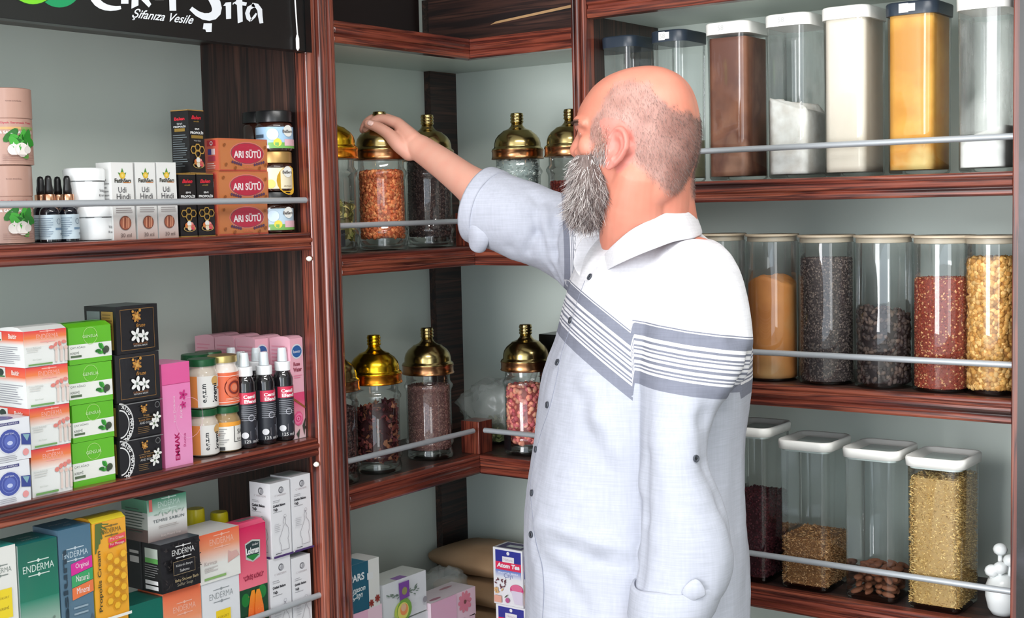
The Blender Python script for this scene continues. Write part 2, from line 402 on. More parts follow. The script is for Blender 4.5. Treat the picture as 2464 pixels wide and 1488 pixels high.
# big S with cedilla
stroke(b,bez((540,-80),(455,-60),(480,-30),(520,-5),(560,20),(520,60),(490,50),(459,20)),10,24,WH)
signpoly(b,[(490,56),(510,56),(509,77),(496,77),(494,71),(488,70)],WH)
signpoly(b,[(537,14),(543,6),(556,5),(556,45),(544,46),(543,14)],WH)
signpoly(b,[(564,8),(560,12),(560,7),(568,3),(570,-14),(580,-20),(594,-14),(590,-6),(583,-8),(583,4),(594,6),(592,14),(583,13),(584,52),(572,56),(570,12)],WH)
stroke(b,[(612,12),(599,20),(595,32),(598,44),(604,49)],9,11,WH)
stroke(b,[(606,11),(618,14),(625,24),(626,38),(629,56)],9,12,WH)
stroke(b,[(603,50),(612,40),(617,32)],4,6,WH)
for st,px,py,wp in(('Şifanıza Vesile',392,42,148),):
    vs,fs,x0,x1,y0,y1=text2d(st,.012,.45); s=wp/(x1-x0)
    ang=math.atan(.11); out=[]
    for x,y in vs:
        X=(x-(x0+x1)/2)*s; Y=-(y-(y0+y1)/2)*s*1.15; out.append((px+X*math.cos(ang)-Y*math.sin(ang),py+X*math.sin(ang)+Y*math.cos(ang)))
    b.add([(sp(*p)[0],-.0226,sp(*p)[1]) for p in out],fs,WH)
b.build('white_lettering',LABEL,sg,fix=False)
b=MB()
def circ(cx,cy,r,c,o,n=36,r2=0):
    if r2:
        for i in range(n):
            a,d=2*math.pi*i/n,2*math.pi*(i+1)/n
            signpoly(b,[(cx+r*math.cos(a),cy+r*math.sin(a)),(cx+r*math.cos(d),cy+r*math.sin(d)),(cx+r2*math.cos(d),cy+r2*math.sin(d)),(cx+r2*math.cos(a),cy+r2*math.sin(a))],c,o)
    else: signpoly(b,[(cx+r*math.cos(2*math.pi*i/n),cy+r*math.sin(2*math.pi*i/n)) for i in range(n)],c,o)
circ(143,-36,54,(18,150,92),.0005,r2=34); circ(79,-50,62,(20,60,20),.0007); circ(79,-50,60,(120,210,40),.0009); circ(79,-62,46,(170,225,70),.0011)
b.build('green_ring_emblem',LABEL,sg,fix=False)
# little cord hanging off the sign end
b=MB(); b.tube([HL(710,-30,.035) and (.034,HL(708,-30,.034)[0],HL(708,-30,.034)[1]),(.034,*HL(714,60,.034)),(.034,*HL(716,84,.034))],.0012,6)
b.lathe([(.001,0),(.003,.004),(.003,.02),(.0015,.026),(.0005,.027)],10,c=(.034,HL(716,100,.034)[0]))
n0=len(b.v)
for i in range(n0-50,n0):
    x,y,z=b.v[i]; b.v[i]=(x,y,z+HL(716,122,.034)[1])
o=b.build('hanging_cord',mat('white_cord',(225,225,225),.5),None,smooth=True); tag(o,'thin white cord with a plastic tip hanging at the sign end','cord')
# ================= CARTONS AND BOTTLES OF THE LEFT BAY =================
def Lp(pxl,pxr,pyt,pyb,xf,z0=None):
    """front face seen in the photo -> width, height, y centre, base z (absolute)"""
    ya,za=HL(pxl,pyb,xf); yb,zb=HL(pxr,pyb,xf); zt=HL((pxl+pxr)/2,pyt,xf)[1]
    zz=Z(z0) if z0 is not None else (za+zb)/2
    return abs(yb-ya), zt-zz, (ya+yb)/2, zz
T1,T2,T3=-.037,-.393,-.749
BLK=(20,18,20); WHT=(240,240,238); CRD=(232,234,232)
def leafy(f,u,v,s,cols=((40,140,40),(30,110,30),(70,170,60)),n=7,seed=1):
    r=random.Random(seed)
    for i in range(n):
        a=r.random()*math.pi; du,dv=(r.random()-.5)*s,(r.random()-.5)*s*.8*f.W/f.H
        f.ell(u+du,v+dv,s*.35,r.choice(cols),rv=s*.17*f.W/f.H,rot=a,n=10)
def flower(f,u,v,s,c,cc,n=5,rot=0):
    k=f.W/f.H
    for i in range(n):
        a=rot+2*math.pi*i/n; f.ell(u+math.cos(a)*s*.55,v+math.sin(a)*s*.55*k,s*.45,c,rv=s*.24*k,rot=a,n=9)
    f.ell(u,v,s*.2,cc,n=8)
def crest(f,u,v,w,c,st='ENDERMA'):
    k=f.W/f.H
    f.txt(st,u,v,c,w=w,h=w*k*.2)
    for s in(1,-1):
        y=v+s*w*k*.20
        f.rect(u-w*.34,y-.0018/f.H*.4,u+w*.34,y+.0018/f.H*.4,c); f.poly([(u-w*.07,y),(u,y-w*k*.06),(u+w*.07,y),(u,y+w*k*.06)],c)
# --- kraft tubes ---
def tube_box(px,pyt,pyb,z0,label,lid):
    R=.0355; xf=-.035
    yc,_=HL(px,pyb,xf-R*.8); _,zt=HL(px,pyt,xf); H=zt-z0
    e=empty('cardboard_tube',(xf-R,yc,z0),LROT-.12,label,'tube','kraft paper tubes stacked at the left shelf end')
    KR=(190,150,135)
    def surf(mb,r): return Face(mb,lambda u,v,o:((r+o)*math.cos(2*math.pi*u-math.pi/2),(r+o)*math.sin(2*math.pi*u-math.pi/2),v*H),2*math.pi*r,H,sub=60)
    b=MB(); b.lathe([(R-.004,0),(R,.001),(R,H*.60),(R-.0008,H*.605),(R-.0008,H*.66)],48,col=KR); f=surf(b,R)
    for st,v,w,c in(('Siyah Sarımsak Tozu',.545,.17,(190,60,80)),):
        f.txt(st,0,v,c,w=w*1.25,h=.034,bold=.02)
    f.rect(-.13,.46,.02,.495,(215,170,110)); f.rect(.02,.46,.13,.495,(150,170,100)); f.txt('& SARIMSAK TOZU',0,.425,(240,240,236),w=.23,h=.036,bold=.03)
    f.txt('BLACK GARLIC',0,.385,(90,60,55),w=.11,h=.018)
    leafy(f,.0,.27,.15,n=16,seed=3)
    for du,r in((-.035,.036),(.014,.044),(.052,.024)): f.ell(du,.20,r,(238,230,225),n=14); f.poly([(du-r*.3,.24),(du+r*.3,.24),(du,.30)],(238,230,225))
    f.lines(-.1,.1,.05,.14,4,(150,110,100),jag=.05)
    b.build('tube_body',PRINT,e,smooth=True,fix=False,auto=.7)
    b=MB(); b.lathe([(R-.0005,H*.61),(R+.0006,H*.612),(R+.0006,H-.001),(R-.0008,H),(R-.003,H),(R-.003,H-.001),(.001,H-.001)],48,col=KR); f=surf(b,R+.0007)
    f.txt('%100 DOĞAL',-.02,.83,(110,75,70),w=.1,h=.02)
    b.build('tube_lid',PRINT,e,smooth=True,fix=False,auto=.7)
    return e,H
e,H=tube_box(28,398,587,Z(T1),'lower pink-brown kraft tube with garlic picture, standing on the top left shelf',0)
e2,_=tube_box(26,210,398,Z(T1)+H+.0004,'upper pink-brown kraft tube with garlic picture, stacked on another tube',0)
# --- dropper bottles ---
def dropper():
    e=empty('dropper_bottle',(0,0,0),LROT)
    b=MB(); b.lathe([(.012,0),(.0145,.001),(.0145,.042),(.013,.047),(.008,.051),(.008,.054)],28); b.build('glass_bottle',mat('black_bottle_glass',(16,18,26),.08,coat=.5),e,smooth=True,auto=.8)
    b=MB(); f=Face(b,lambda u,v,o:((.0147+o)*math.cos(2*math.pi*u-math.pi/2),(.0147+o)*math.sin(2*math.pi*u-math.pi/2),.004+v*.035),2*math.pi*.0147,.035,sub=40)
    f.rect(-.34,0,.34,1,(205,222,232)); f.ell(.05,.72,.045,(120,140,160),inner=.8); f.rect(-.02,.38,.2,.47,(120,150,175)); f.txt('yağı',.12,.22,(60,80,100),w=.1); f.lines(-.32,-.05,.1,.9,9,(130,150,170))
    b.build('label',LABEL,e,smooth=True,fix=False)
    b=MB(); b.lathe([(.0088,.052),(.0092,.053),(.0092,.067),(.0086,.068),(.004,.068)],28); b.build('collar',mat('rose_gold_collar',(214,160,128),.22,1.),e,smooth=True,auto=.8)
    b=MB(); b.lathe([(.0062,.068),(.0064,.075),(.0052,.082),(.005,.089),(.0035,.0935),(.0005,.0945)],20); b.build('rubber_bulb',mat('black_rubber',(18,18,20),.35),e,smooth=True)
    return e
dp=dropper(); first=True
for px,x,lab in((121,-.035,'left dropper bottle of the front pair, black rubber bulb and pale blue label'),(166,-.035,'right dropper bottle of the front pair, beside the white tubs'),(102,-.075,'rear dropper bottle nearest the kraft tube, mostly hidden'),(143,-.075,'rear dropper bottle showing between the front pair')):
    o=dp if first else copy_tree(dp); first=False
    o.location=(x-.015,HL(px,540,x-.015)[0],Z(T1)); tag(o,lab,'bottle','dropper bottles')
    o.scale=(1.0,1.0,1.02)
# --- white cream tubs ---
def tub(px,pyt,pyb,x,lab,z0):
    R=.0300 ; yc=HL(px,pyb,x-R)[0]; H=HL(px,pyt,x)[1]-z0
    e=empty('cream_tub',(x-R,yc,z0),LROT-.1,lab,'jar','white cream tubs'); PL=mat('white_glossy_plastic',(238,240,241),.22)
    b=MB(); b.lathe([(R-.006,0),(R-.003,.001),(R-.0015,.004),(R-.0015,H*.60),(R-.005,H*.64)],40); b.build('tub_body',PL,e,smooth=True,auto=.7)
    b=MB(); b.lathe([(R-.003,H*.63),(R,H*.64),(R+.0004,H*.93),(R-.0015,H*.985),(R-.004,H),(.001,H)],40); b.build('screw_lid',PL,e,smooth=True,auto=.7)
    b=MB(); f=Face(b,lambda u,v,o:((R-.0014+o)*math.cos(2*math.pi*u-math.pi/2),(R-.0014+o)*math.sin(2*math.pi*u-math.pi/2),v*H),2*math.pi*R,H,sub=40)
    f.rect(-.02,.605,.16,.622,(90,90,90)); f.rect(-.15,.605,-.08,.622,(90,90,90)); f.txt('Vitiligo',.09,.34,(70,70,75),w=.09); f.txt('Kremi',.075,.22,(70,70,75),w=.07)
    b.build('label_print',LABEL,e,smooth=True,fix=False); return H
h=tub(228,489,582,-.03,'lower white cream tub on the shelf board beside the white cartons',Z(T1))
tub(205,403,488,-.032,'upper white cream tub, balanced on the lower one',Z(T1)+h)
# --- Udi Hindi cartons ---
W,H,yc,z=Lp(274,328,392,578,-.03,T1)
def udi(px0,px1,lab,rz=0):
    W,H,yc,z=Lp(px0,px1,391,577,-.03,T1); D=.036
    c=Carton(W*.97,D,H,(236,236,234)); f=c.F
    f.rect(0,0,1,.42,(196,168,160),(236,236,234))
    f.poly([(.5,.93),(.58,.86),(.68,.87),(.6,.8),(.4,.8),(.3,.87),(.42,.86)],(80,140,60)); f.ell(.5,.83,.13,(232,190,60)); f.ell(.5,.83,.06,(240,215,120))
    f.txt('FatihSarı',.5,.765,(60,60,50),w=.74,h=.055,bold=.03); f.rect(.52,.735,.86,.742,(220,130,50))
    f.txt('Udi',.46,.645,(70,70,75),w=.36,h=.07); f.txt('Hindi',.5,.56,(70,70,75),w=.62,h=.07); f.txt('ÖZÜ',.45,.5,(150,150,150),w=.22,h=.02)
    f.lines(.12,.9,.34,.42,3,(150,140,140),jag=.1)
    f.ell(.52,.215,.27,(120,66,52)); f.ell(.52,.215,.24,(168,96,72))
    for k in(-.12,-.04,.04,.12): f.poly([(.52+k-.02,.15),(.52+k+.03,.15),(.52+k+.06,.28),(.52+k+.0,.285)],(214,150,120) if k*100%3<1.5 else (140,76,58))
    f.txt('30 ml',.52,.055,(100,80,76),w=.5,h=.05)
    c.L.lines(.15,.85,.1,.8,14,(150,150,150))
    c.R.lines(.15,.85,.1,.8,14,(150,150,150))
    c.T.rect(.0,.9,1,1,(222,222,220))
    return c.done('oil_carton',lab,'box',(-.03-D/2,yc,z),LROT+rz,'white sandalwood oil cartons')
udi(274,328,'left one of the three white Udi Hindi cartons, its side face showing beside the tubs')
udi(332,381,'middle one of the three white Udi Hindi cartons')
udi(383,431,'right one of the three white Udi Hindi cartons, touching the black cartons')
# --- black propolis cartons ---
def hexa(f,u,v,r,c,inner=.72):
    f.ell(u,v,r,c,n=6,inner=inner)
def propolis(W,H,D,loc,rz,lab):
    c=Carton(W,D,H,BLK)
    for f in(c.F,c.L,c.R):
        f.rect(0,.985,1,1,(170,130,60)); f.rect(0,0,1,.012,(170,130,60))
    f=c.F; k=f.W/f.H
    f.txt('Balen',.5,.88,(220,40,60),w=.62,h=.06,bold=.03,shear=.3); f.txt('arıcılık',.5,.82,(200,160,70),w=.35,h=.025,shear=.3)
    f.txt('SIVI',.52,.70,(235,235,235),w=.28,h=.03,bold=.03); f.txt('PROPOLİS',.5,.645,(240,240,240),w=.84,h=.05,bold=.04); f.rect(.12,.55,.88,.60,(150,120,50))
    f.txt('Water Base',.5,.515,(200,200,200),w=.45,h=.02)
    for du,dv in((-.27,0),(.27,0),(0,.035),(0,-.06)): hexa(f,.5+du,.37+dv,.2,(190,150,70))
    for du,dv,cc in((-.14,.02,(220,120,60)),(.12,.03,(235,150,140)),(0,-.02,(235,220,190)),(-.02,.05,(240,240,235)),(.2,-.01,(210,80,90))): f.ell(.5+du,.16+dv,.13,cc,n=9)
    f.ell(.5,.13,.36,(190,160,90),rv=.05,inner=.85)
    f=c.L; f.txt('Balen',.5,.86,(220,40,60),w=.6,h=.05,bold=.03); f.txt('SIVI',.5,.78,(235,235,235),w=.3,h=.03); f.txt('PROPOLİS',.5,.74,(235,235,235),w=.7,h=.035,bold=.03); f.rect(.2,.66,.8,.71,(150,120,50)); f.lines(.1,.95,.1,.62,15,(120,130,135),jag=.4)
    c.T.rect(.1,.1,.9,.9,(150,116,60)); return c.done('propolis_carton',lab,'box',loc,rz,'black and gold propolis cartons')
W,H,yc,z=Lp(435,476,418,567,-.03,T1)
propolis(W*.98,H,.036,(-.048,yc,z),LROT,'lower left black propolis carton, below the tilted upper carton')
W2,H2,yc2,z=Lp(478,519,418,567,-.03,T1)
propolis(W2*.98,H2,.036,(-.048,yc2,z),LROT,'lower right black propolis carton, touching the orange soap boxes')
yy=HL(476,416,-.03)[0]
propolis(.036,HL(475,266,-.04)[1]-(z+H)-.0005,.036,(-.05,yy,z+H+.0005),LROT+.14,'upper black propolis carton turned cornerwise on top of the other two')
# --- royal jelly soap boxes ---
zz=Z(T1)
for i,(pt,pb,lab,dr) in enumerate(((491,567,'bottom orange ARI SÜTÜ soap box of the stack of three',0),(413,490,'middle orange ARI SÜTÜ soap box of the stack of three',-.02),(334,412,'top orange ARI SÜTÜ soap box of the stack of three',.02))):
    W,H,yc,_=Lp(527,646,pt,pb,-.028); D=.034
    c=Carton(W,D,H-.0004,(206,110,70)); f=c.F
    f.rect(.0,.0,1,.04,(190,80,60)); f.rect(.02,.05,.98,.95,(200,122,72))
    f.ell(.57,.55,.36,(225,120,110),rv=.36); f.ell(.57,.55,.34,(60,110,90),rv=.33,inner=.97); f.ell(.57,.55,.33,(190,44,70),rv=.32)
    f.txt('GERÇEK ÖZ',.57,.76,(200,60,80),w=.3,h=.07); f.txt('ARI SÜTÜ',.57,.54,(246,236,236),w=.56,h=.27,bold=.03)
    for k in range(5):
        for s in(-1,1): f.ell(.57+s*(.14+.045*k),.2+.02*k,.022,(90,60,90),n=8)
    for s in((.1,.8),(.12,.2),(.93,.75),(.93,.2),(.8,.1),(.3,.1)): f.ell(s[0],s[1],.03,(150,84,40),rv=.05,rot=.6,n=8)
    f.txt('SABUNU',.57,.12,(230,120,90),w=.2,h=.07)
    for f in(c.L,):
        f.rect(.04,.04,.96,.96,(220,100,80)); f.rect(.2,.76,.8,.94,(190,40,50)); f.ell(.5,.85,.1,(240,240,240),inner=.6); f.rect(.25,.5,.5,.68,(70,60,130)); f.rect(.5,.5,.75,.68,(230,200,200)); f.rect(.25,.3,.75,.46,(180,60,80)); f.lines(.2,.8,.06,.26,3,(250,230,220))
    c.done('soap_box',lab,'box',(-.028-D/2,yc,zz),LROT+dr,'orange royal jelly soap boxes'); zz+=H
# --- honey jars ---
def honeyjar(px,pyt,pyb,xf,z0,R,lid,lab,label,name='honey_jar'):
    yc=HL(px,pyb,xf-R)[0]; H=HL(px,pyt,xf)[1]-z0
    e=empty(name,(xf-R,yc,z0),LROT-.62,lab,'jar')
    b=MB(); b.lathe([(R*.8,0),(R*.96,.002),(R,.006),(R,H*.62),(R*.96,H*.68),(R*.86,H*.72),(R*.86,H*.8)],36); b.build('glass_body',mat('dark_honey_glass',(48,24,16),.08,coat=.6),e,smooth=True,auto=.8)
    b=MB(); pr=[(R*.9,H*.72),(R*.985,H*.725)]+[(R*.985,H*.97),(R*.95,H),(.001,H)]; b.lathe(pr,44)
    b.build('lid',lid,e,smooth=True,auto=.6)
    if label is not None:
        b=MB(); f=Face(b,lambda u,v,o:((R*1.005+o)*math.cos(2*math.pi*u-math.pi/2),(R*1.005+o)*math.sin(2*math.pi*u-math.pi/2),v*H),2*math.pi*R,H,sub=48)
        base,blob=label; f.rect(-.26,.08,.3,.60,base)
        f.lines(-.24,-.13,.12,.3,4,(60,60,60)); f.rect(-.25,.34,-.12,.42,(70,90,110))
        if blob=='sky': f.rect(-.08,.08,.3,.22,(120,180,90)); f.ell(.0,.22,.035,(240,215,70)); f.rect(.06,.14,.2,.3,(235,190,200)); f.rect(-.11,.08,-.07,.15,(230,230,230)); f.ell(-.04,.42,.05,(210,230,245))
        else: f.ell(.12,.28,.13,(245,190,60)); f.ell(-.06,.2,.04,(250,215,100)); f.txt('ARI POLENİ',.1,.15,(120,80,30),w=.09)
        f.ell(.1,.5,.05,(245,245,240)); f.txt('BalSeris',.1,.49,(60,50,50),w=.11,bold=.02)
        b.build('label',LABEL,e,smooth=True,fix=False)
    return H
BL=mat('black_plastic_lid',(20,20,22),.3); GL=mat('gold_paint_lid',(176,140,84),.35,.6)
h1=honeyjar(664,462,558,-.010,Z(T1),.0305,BL,'bottom honey jar of the three stacked by the pillar, blue label',((190,212,228),'sky'))
h2=honeyjar(663,364,462,-.010,Z(T1)+h1,.0298,GL,'middle honey jar of the three stacked by the pillar, gold lid and yellow label',((238,226,196),'yel'))
h3=honeyjar(662,264,364,-.010,Z(T1)+h1+h2,.0312,BL,'top honey jar of the three stacked by the pillar, black lid and blue label',((170,205,235),'sky'))
h4=honeyjar(634,455,552,-.092,Z(T1),.0355,BL,'lower brown jar with a black lid behind the stacked honey jars',None,'brown_jar')
h5=honeyjar(634,362,455,-.092,Z(T1)+h4,.0355,BL,'middle brown jar with a black lid behind the stacked honey jars',None,'brown_jar')
honeyjar(634,267,362,-.092,Z(T1)+h4+h5,.0355,BL,'top brown jar with a black lid behind the stacked honey jars',None,'brown_jar')

# ============ second shelf ============
def enderma_front(f,kind='orange'):
    if kind=='orange':
        f.rect(0,.55,1,.8,(238,236,232),(238,130,70)); f.rect(0,.8,1,1,(238,130,70),(226,56,70))
    crest(f,.55,.82,.52,(244,170,160))
    f.txt('Kırmızı Balkabağı',.22,.52,(200,200,196),w=.34); f.txt('Skin Cream',.28,.2,(190,200,190),w=.2); f.lines(.06,.4,.4,.5,2,(214,212,208))
    for i,(a,bb) in enumerate(((.62,.5),(.72,.56),(.82,.58),(.92,.62))): f.ell(a,bb,.06,(222,130,120),rv=.05,rot=i,n=8)
    for a in(.72,.84,.95): f.poly([(a-.03,.08),(a+.03,.08),(a+.04,.4),(a-.02,.42)],(226,208,200)); f.ell(a,.46,.045,(224,190,180),n=10)
    f.rect(.06,.04,.62,.085,(110,160,90))
E_=[]
zz=Z(T2); xf=-.006
for i,(pl,pr,pt,pb,lab) in enumerate(((79,176,1087,1202,'bottom red-and-white cream box of the stack beside the green boxes'),(73,171,987,1085,'third box from the top in the red-and-white cream stack'),(68,168,890,988,'second box from the top in the red-and-white cream stack'),(58,163,782,890,'top red-and-white cream box with its white bulged flap showing'))):
    W,H,yc,_=Lp(pl,pr,pt,pb,xf); D=.075
    if i==3: H=HL(110,793,xf)[1]-zz
    c=Carton(W,D,H-.0005,CRD,bulge=.006 if i==3 else 0); enderma_front(c.F)
    f=c.L; f.rect(0,.75,1,1,(236,110,70),(226,60,60)); f.rect(0,.62,1,.75,CRD,(236,130,90)); f.rect(.04,.72,.34,.97,(236,236,232)); f.ell(.19,.85,.1,(40,60,50),rv=.09); f.rect(.06,.73,.32,.77,(60,120,60)); f.txt('Baitir',.68,.86,(250,220,210),w=.26,bold=.03); f.lines(.05,.92,.08,.58,9,(150,150,160))
    c.done('cream_box',lab,'box',(xf-D/2,yc,zz),LROT+(.0,.03,-.02,.02)[i],'red and white cream boxes'); zz+=H
zz=Z(T2); xf=-.012
for i,(pl,pr,pt,pb,lab) in enumerate(((178,279,1066,1172,'bottom green tea-tree cream box of the stack of four'),(175,276,978,1068,'third green tea-tree cream box from the top'),(170,273,884,980,'second green tea-tree cream box from the top'),(165,270,795,884,'topmost green tea-tree cream box'))):
    W,H,yc,_=Lp(pl,pr,pt,pb,xf); D=.075
    c=Carton(W,D,H-.0005,(98,186,34),bulge=.006 if i==3 else 0); f=c.F
    f.rect(0,.14,1,.54,(238,240,234)); f.txt('ÇAY AĞACI',.2,.46,(80,90,80),w=.34,h=.08); f.txt('KREMİ',.13,.32,(80,90,80),w=.2,h=.08); f.rect(.03,.19,.28,.25,(90,110,80))
    f.ell(.5,.75,.17,(170,220,120),inner=.93); f.txt('GENSUA',.5,.74,(214,240,190),w=.36,h=.08)
    leafy(f,.72,.36,.2,n=6,seed=5); f.ell(.86,.33,.07,(70,80,60)); f.ell(.82,.29,.05,(60,70,55))
    c.L.rect(0,.14,1,.54,(230,236,226))
    c.T.rect(.05,.3,.95,1,(120,190,110),(190,214,200))
    c.done('cream_box',lab,'box',(xf-D/2,yc,zz),LROT+(0,.02,-.02,.03)[i],'green tea tree cream boxes'); zz+=H
def gold_flower(f,u,v,s,c=(196,140,60)):
    k=f.W/f.H
    for i in range(8):
        a=2*math.pi*i/8+.3; f.ell(u+math.cos(a)*s*.5,v+math.sin(a)*s*.5*k,s*.36,c if i%2 else (150,100,44),rv=s*.2*k,rot=a,n=8)
    f.ell(u,v,s*.3,(210,160,80),n=10); f.ell(u-s*.7,v+s*.8*k,s*.22,c,n=7); f.ell(u+s*.6,v+s*.9*k,s*.24,c,n=7)
zz=Z(T2)
for i,(pl,pr,pt,pb,lab,xf,D) in enumerate(((290,391,1052,1142,'lowest black box with a round %100 NATURAL ring',-.008,.08),(287,389,966,1053,'second lowest black box with a round %100 NATURAL ring',-.008,.08),(282,387,858,974,'lower of the two square black boxes with gold and white flowers',-.01,.07),(278,383,745,860,'topmost square black box with gold and white flowers',-.012,.07))):
    W,H,yc,_=Lp(pl,pr,pt,pb,xf)
    c=Carton(W,D,H-.0005,BLK); f=c.F
    if i<2:
        for r,inn,cc in((.52,.93,(220,220,220)),(.36,.9,(230,230,230))): 
            k=f.W/f.H
            n=24; o=f.off(); vs=[];fs=[]
            for q in range(n+1):
                a=-math.pi/2+math.pi*q/n
                for rr in(r,r*inn): vs.append(f.mp(.02+rr*.62*math.cos(a),.45+rr*.62*k*math.sin(a)*1.25,o))
            for q in range(n): fs.append((2*q,2*q+1,2*q+3,2*q+2))
            f.mb.add(vs,fs,cc)
        for q,ch in enumerate('%100 NATURAL'):
            if ch==' ': continue
            a=math.radians(72-q*13); f.txt(ch,.02+.275*math.cos(a),.45+.275*f.W/f.H*1.25*math.sin(a),(235,235,235),h=.085,rot=math.degrees(a)-90,bold=.03)
        gold_flower(f,.58,.76,.09); f.txt('firuze',.62,.60,(190,140,70),w=.14); f.rect(.42,.53,.86,.542,(150,120,80)); f.txt('BLACK SEED OIL',.62,.47,(180,130,70),w=.36); f.txt('AND SOAP',.6,.39,(200,200,200),w=.3); f.lines(.4,.7,.1,.3,4,(130,100,60))
        flower(f,.86,.5,.11,(236,236,232),(90,110,80)); flower(f,.78,.33,.12,(236,236,232),(90,110,80),rot=.6); f.ell(.87,.85,.06,(120,120,120),inner=.8); f.rect(0,.975,1,1,(120,120,120))
    else:
        for a in((.1,.07,.9,.08),(.1,.92,.9,.93),(.1,.07,.108,.93),(.892,.07,.9,.93)): f.rect(*a,(150,110,60))
        gold_flower(f,.48,.76,.13); f.txt('firuze',.56,.58,(200,140,60),w=.22,shear=.3); flower(f,.45,.37,.15,(240,240,238),(120,130,120)); flower(f,.62,.34,.13,(240,240,238),(120,130,120),rot=.5); f.txt('CURCUMA YAĞI',.52,.2,(170,110,60),w=.34); f.txt('NATURAL SERUM',.52,.155,(210,210,210),w=.32)
    f=c.L; f.rect(.08,.08,.5,.9,(110,122,120)); f.rect(.55,.1,.92,.9,(140,112,50)); f.lines(.58,.9,.14,.86,12,(90,70,30))
    c.T.rect(.02,.02,.98,.98,(70,78,78))
    c.done('black_gift_box',lab,'box',(xf-D/2,yc,zz),LROT+(0,.01,-.01,.05)[i],'black flower boxes'); zz+=H
# white and blue soap boxes in front
zz=Z(T2)
for i,(pt,pb,lab) in enumerate(((1113,1215,'bottom white and blue soap box at the lower left shelf edge'),(1010,1113,'second white and blue soap box from the bottom at the lower left shelf edge'))):
    xf=-.0; W,H,yc,_=Lp(-40,76,pt,pb,xf); D=.05
    c=Carton(W,D,H-.0005,(226,228,234)); f=c.F
    f.rect(.3,.86,.78,.93,(60,60,120)); f.txt('SENSITIVE FORMULA',.54,.895,(230,230,240),w=.42); f.ell(.56,.48,.25,(214,216,228)); f.ell(.56,.48,.225,(66,80,160)); f.ell(.56,.48,.17,(120,134,200),inner=.94); f.ell(.56,.48,.12,(90,106,184)); f.ell(.56,.44,.06,(190,200,235),rv=.05); f.txt('BABY SOAP',.56,.66,(220,224,240),w=.18)
    f.poly([(.8,.62),(1,.6),(1,.32),(.8,.36)],(52,66,140)); f.poly([(.83,.6),(.98,.58),(.92,.42)],(130,170,180)); f.ell(.88,.17,.065,(226,150,150)); f.lines(.3,.75,.03,.16,3,(150,150,160))
    c.T.ell(.5,.4,.28,(70,84,160)); c.T.ell(.5,.4,.2,(130,144,200),inner=.9)
    c.done('soap_box',lab,'box',(xf-D/2-.0002,yc,zz),LROT,'white and blue soap boxes'); zz+=H
# pink hair removal carton
xf=-.012; W,H,yc,z=Lp(398,465,872,1118,xf,T2); D=.062
c=Carton(W,D,H,(238,140,190)); f=c.F; f.rect(0,.80,1,1,(232,96,160)); f.rect(0,0,1,.8,(240,160,205),(238,132,188)); f.rect(0,.795,1,.8,(190,60,120))
f.txt('EMMAK',.45,.19,(176,16,90),w=.27,h=.17,rot=90,bold=.035); f.txt('Roma',.72,.24,(190,50,120),w=.13,h=.09,rot=90); f.txt('Tüy Dökücü',.4,.55,(248,214,232),w=.26,h=.09,rot=90); f.txt('Krem',.62,.52,(248,214,232),w=.12,h=.09,rot=90)
flower(f,.72,.68,.16,(206,50,130),(150,20,80)); flower(f,.7,.585,.12,(206,50,130),(150,20,80),rot=.5); f.ell(.9,.45,.5,(245,190,220),rv=.2,inner=.985)
c.L.rect(0,0,1,1,(226,110,160)); c.done('hair_cream_carton','tall bright pink EMMAK carton standing between black boxes and small jars','box',(xf-D/2,yc,z),LROT)
# small cream jars
GREEN=mat('green_metal_lid',(24,84,48),.35,.2); GOLDL=mat('pale_gold_lid',(206,184,120),.3,.8); CREAMG=mat('cream_behind_glass',(196,184,170),.12,coat=.5)
def cjar(px,pyt,pyb,xf,z0,lid,body,lab,draw,R=.0245,rz=0,lidh=.14):
    yc=HL(px,pyb,xf-R)[0]; H=HL(px,pyt,xf-R*.3)[1]-z0
    e=empty('cream_jar',(xf-R,yc,z0),LROT+rz-.28,lab,'jar','small glass cream jars')
    b=MB(); b.lathe([(R*.75,0),(R*.93,.002),(R,.008),(R,H*.68),(R*.95,H*.74),(R*.84,H*.80),(R*.84,H*.86)],36); b.build('glass_body',body,e,smooth=True,auto=.8)
    b=MB(); b.lathe([(R*.86,H*(1-lidh)),(R*.95,H*(1-lidh)+.0003),(R*.96,H*(1-lidh)+.002),(R*.94,H*.985),(R*.9,H),(.001,H)],36); b.build('metal_lid',lid,e,smooth=True,auto=.6)
    if draw:
        b=MB(); f=Face(b,lambda u,v,o:((R*1.008+o)*math.cos(2*math.pi*u-math.pi/2),(R*1.008+o)*math.sin(2*math.pi*u-math.pi/2),.05*H+v*H*.62),2*math.pi*R,H*.62,sub=44); draw(f); b.build('label',LABEL,e,smooth=True,fix=False)
    return H
def eg(f): 
    f.rect(-.25,0,.3,1,(236,234,230)); f.rect(-.25,0,-.1,1,(238,150,80)); f.txt('e.g.z.m',-.02,.45,(40,44,50),w=.6,rot=90,bold=.02); f.txt('kremi',.09,.45,(40,44,50),w=.6,rot=90,bold=.03); f.ell(.1,.84,.05,(226,180,110)); f.rect(.13,.55,.2,.63,(230,130,80))
def orl(f): f.rect(-.3,0,.3,1,(236,112,72)); f.rect(-.3,.88,.3,.9,(250,220,210)); f.rect(-.3,.06,.3,.08,(250,220,210)); f.ell(.05,.52,.11,(120,44,40)); f.ell(.05,.52,.1,(226,120,90),inner=.8); f.ell(.05,.52,.07,(130,50,44),inner=.7); f.ell(.05,.52,.035,(230,140,110)); f.lines(-.05,.18,.12,.2,2,(250,210,190))
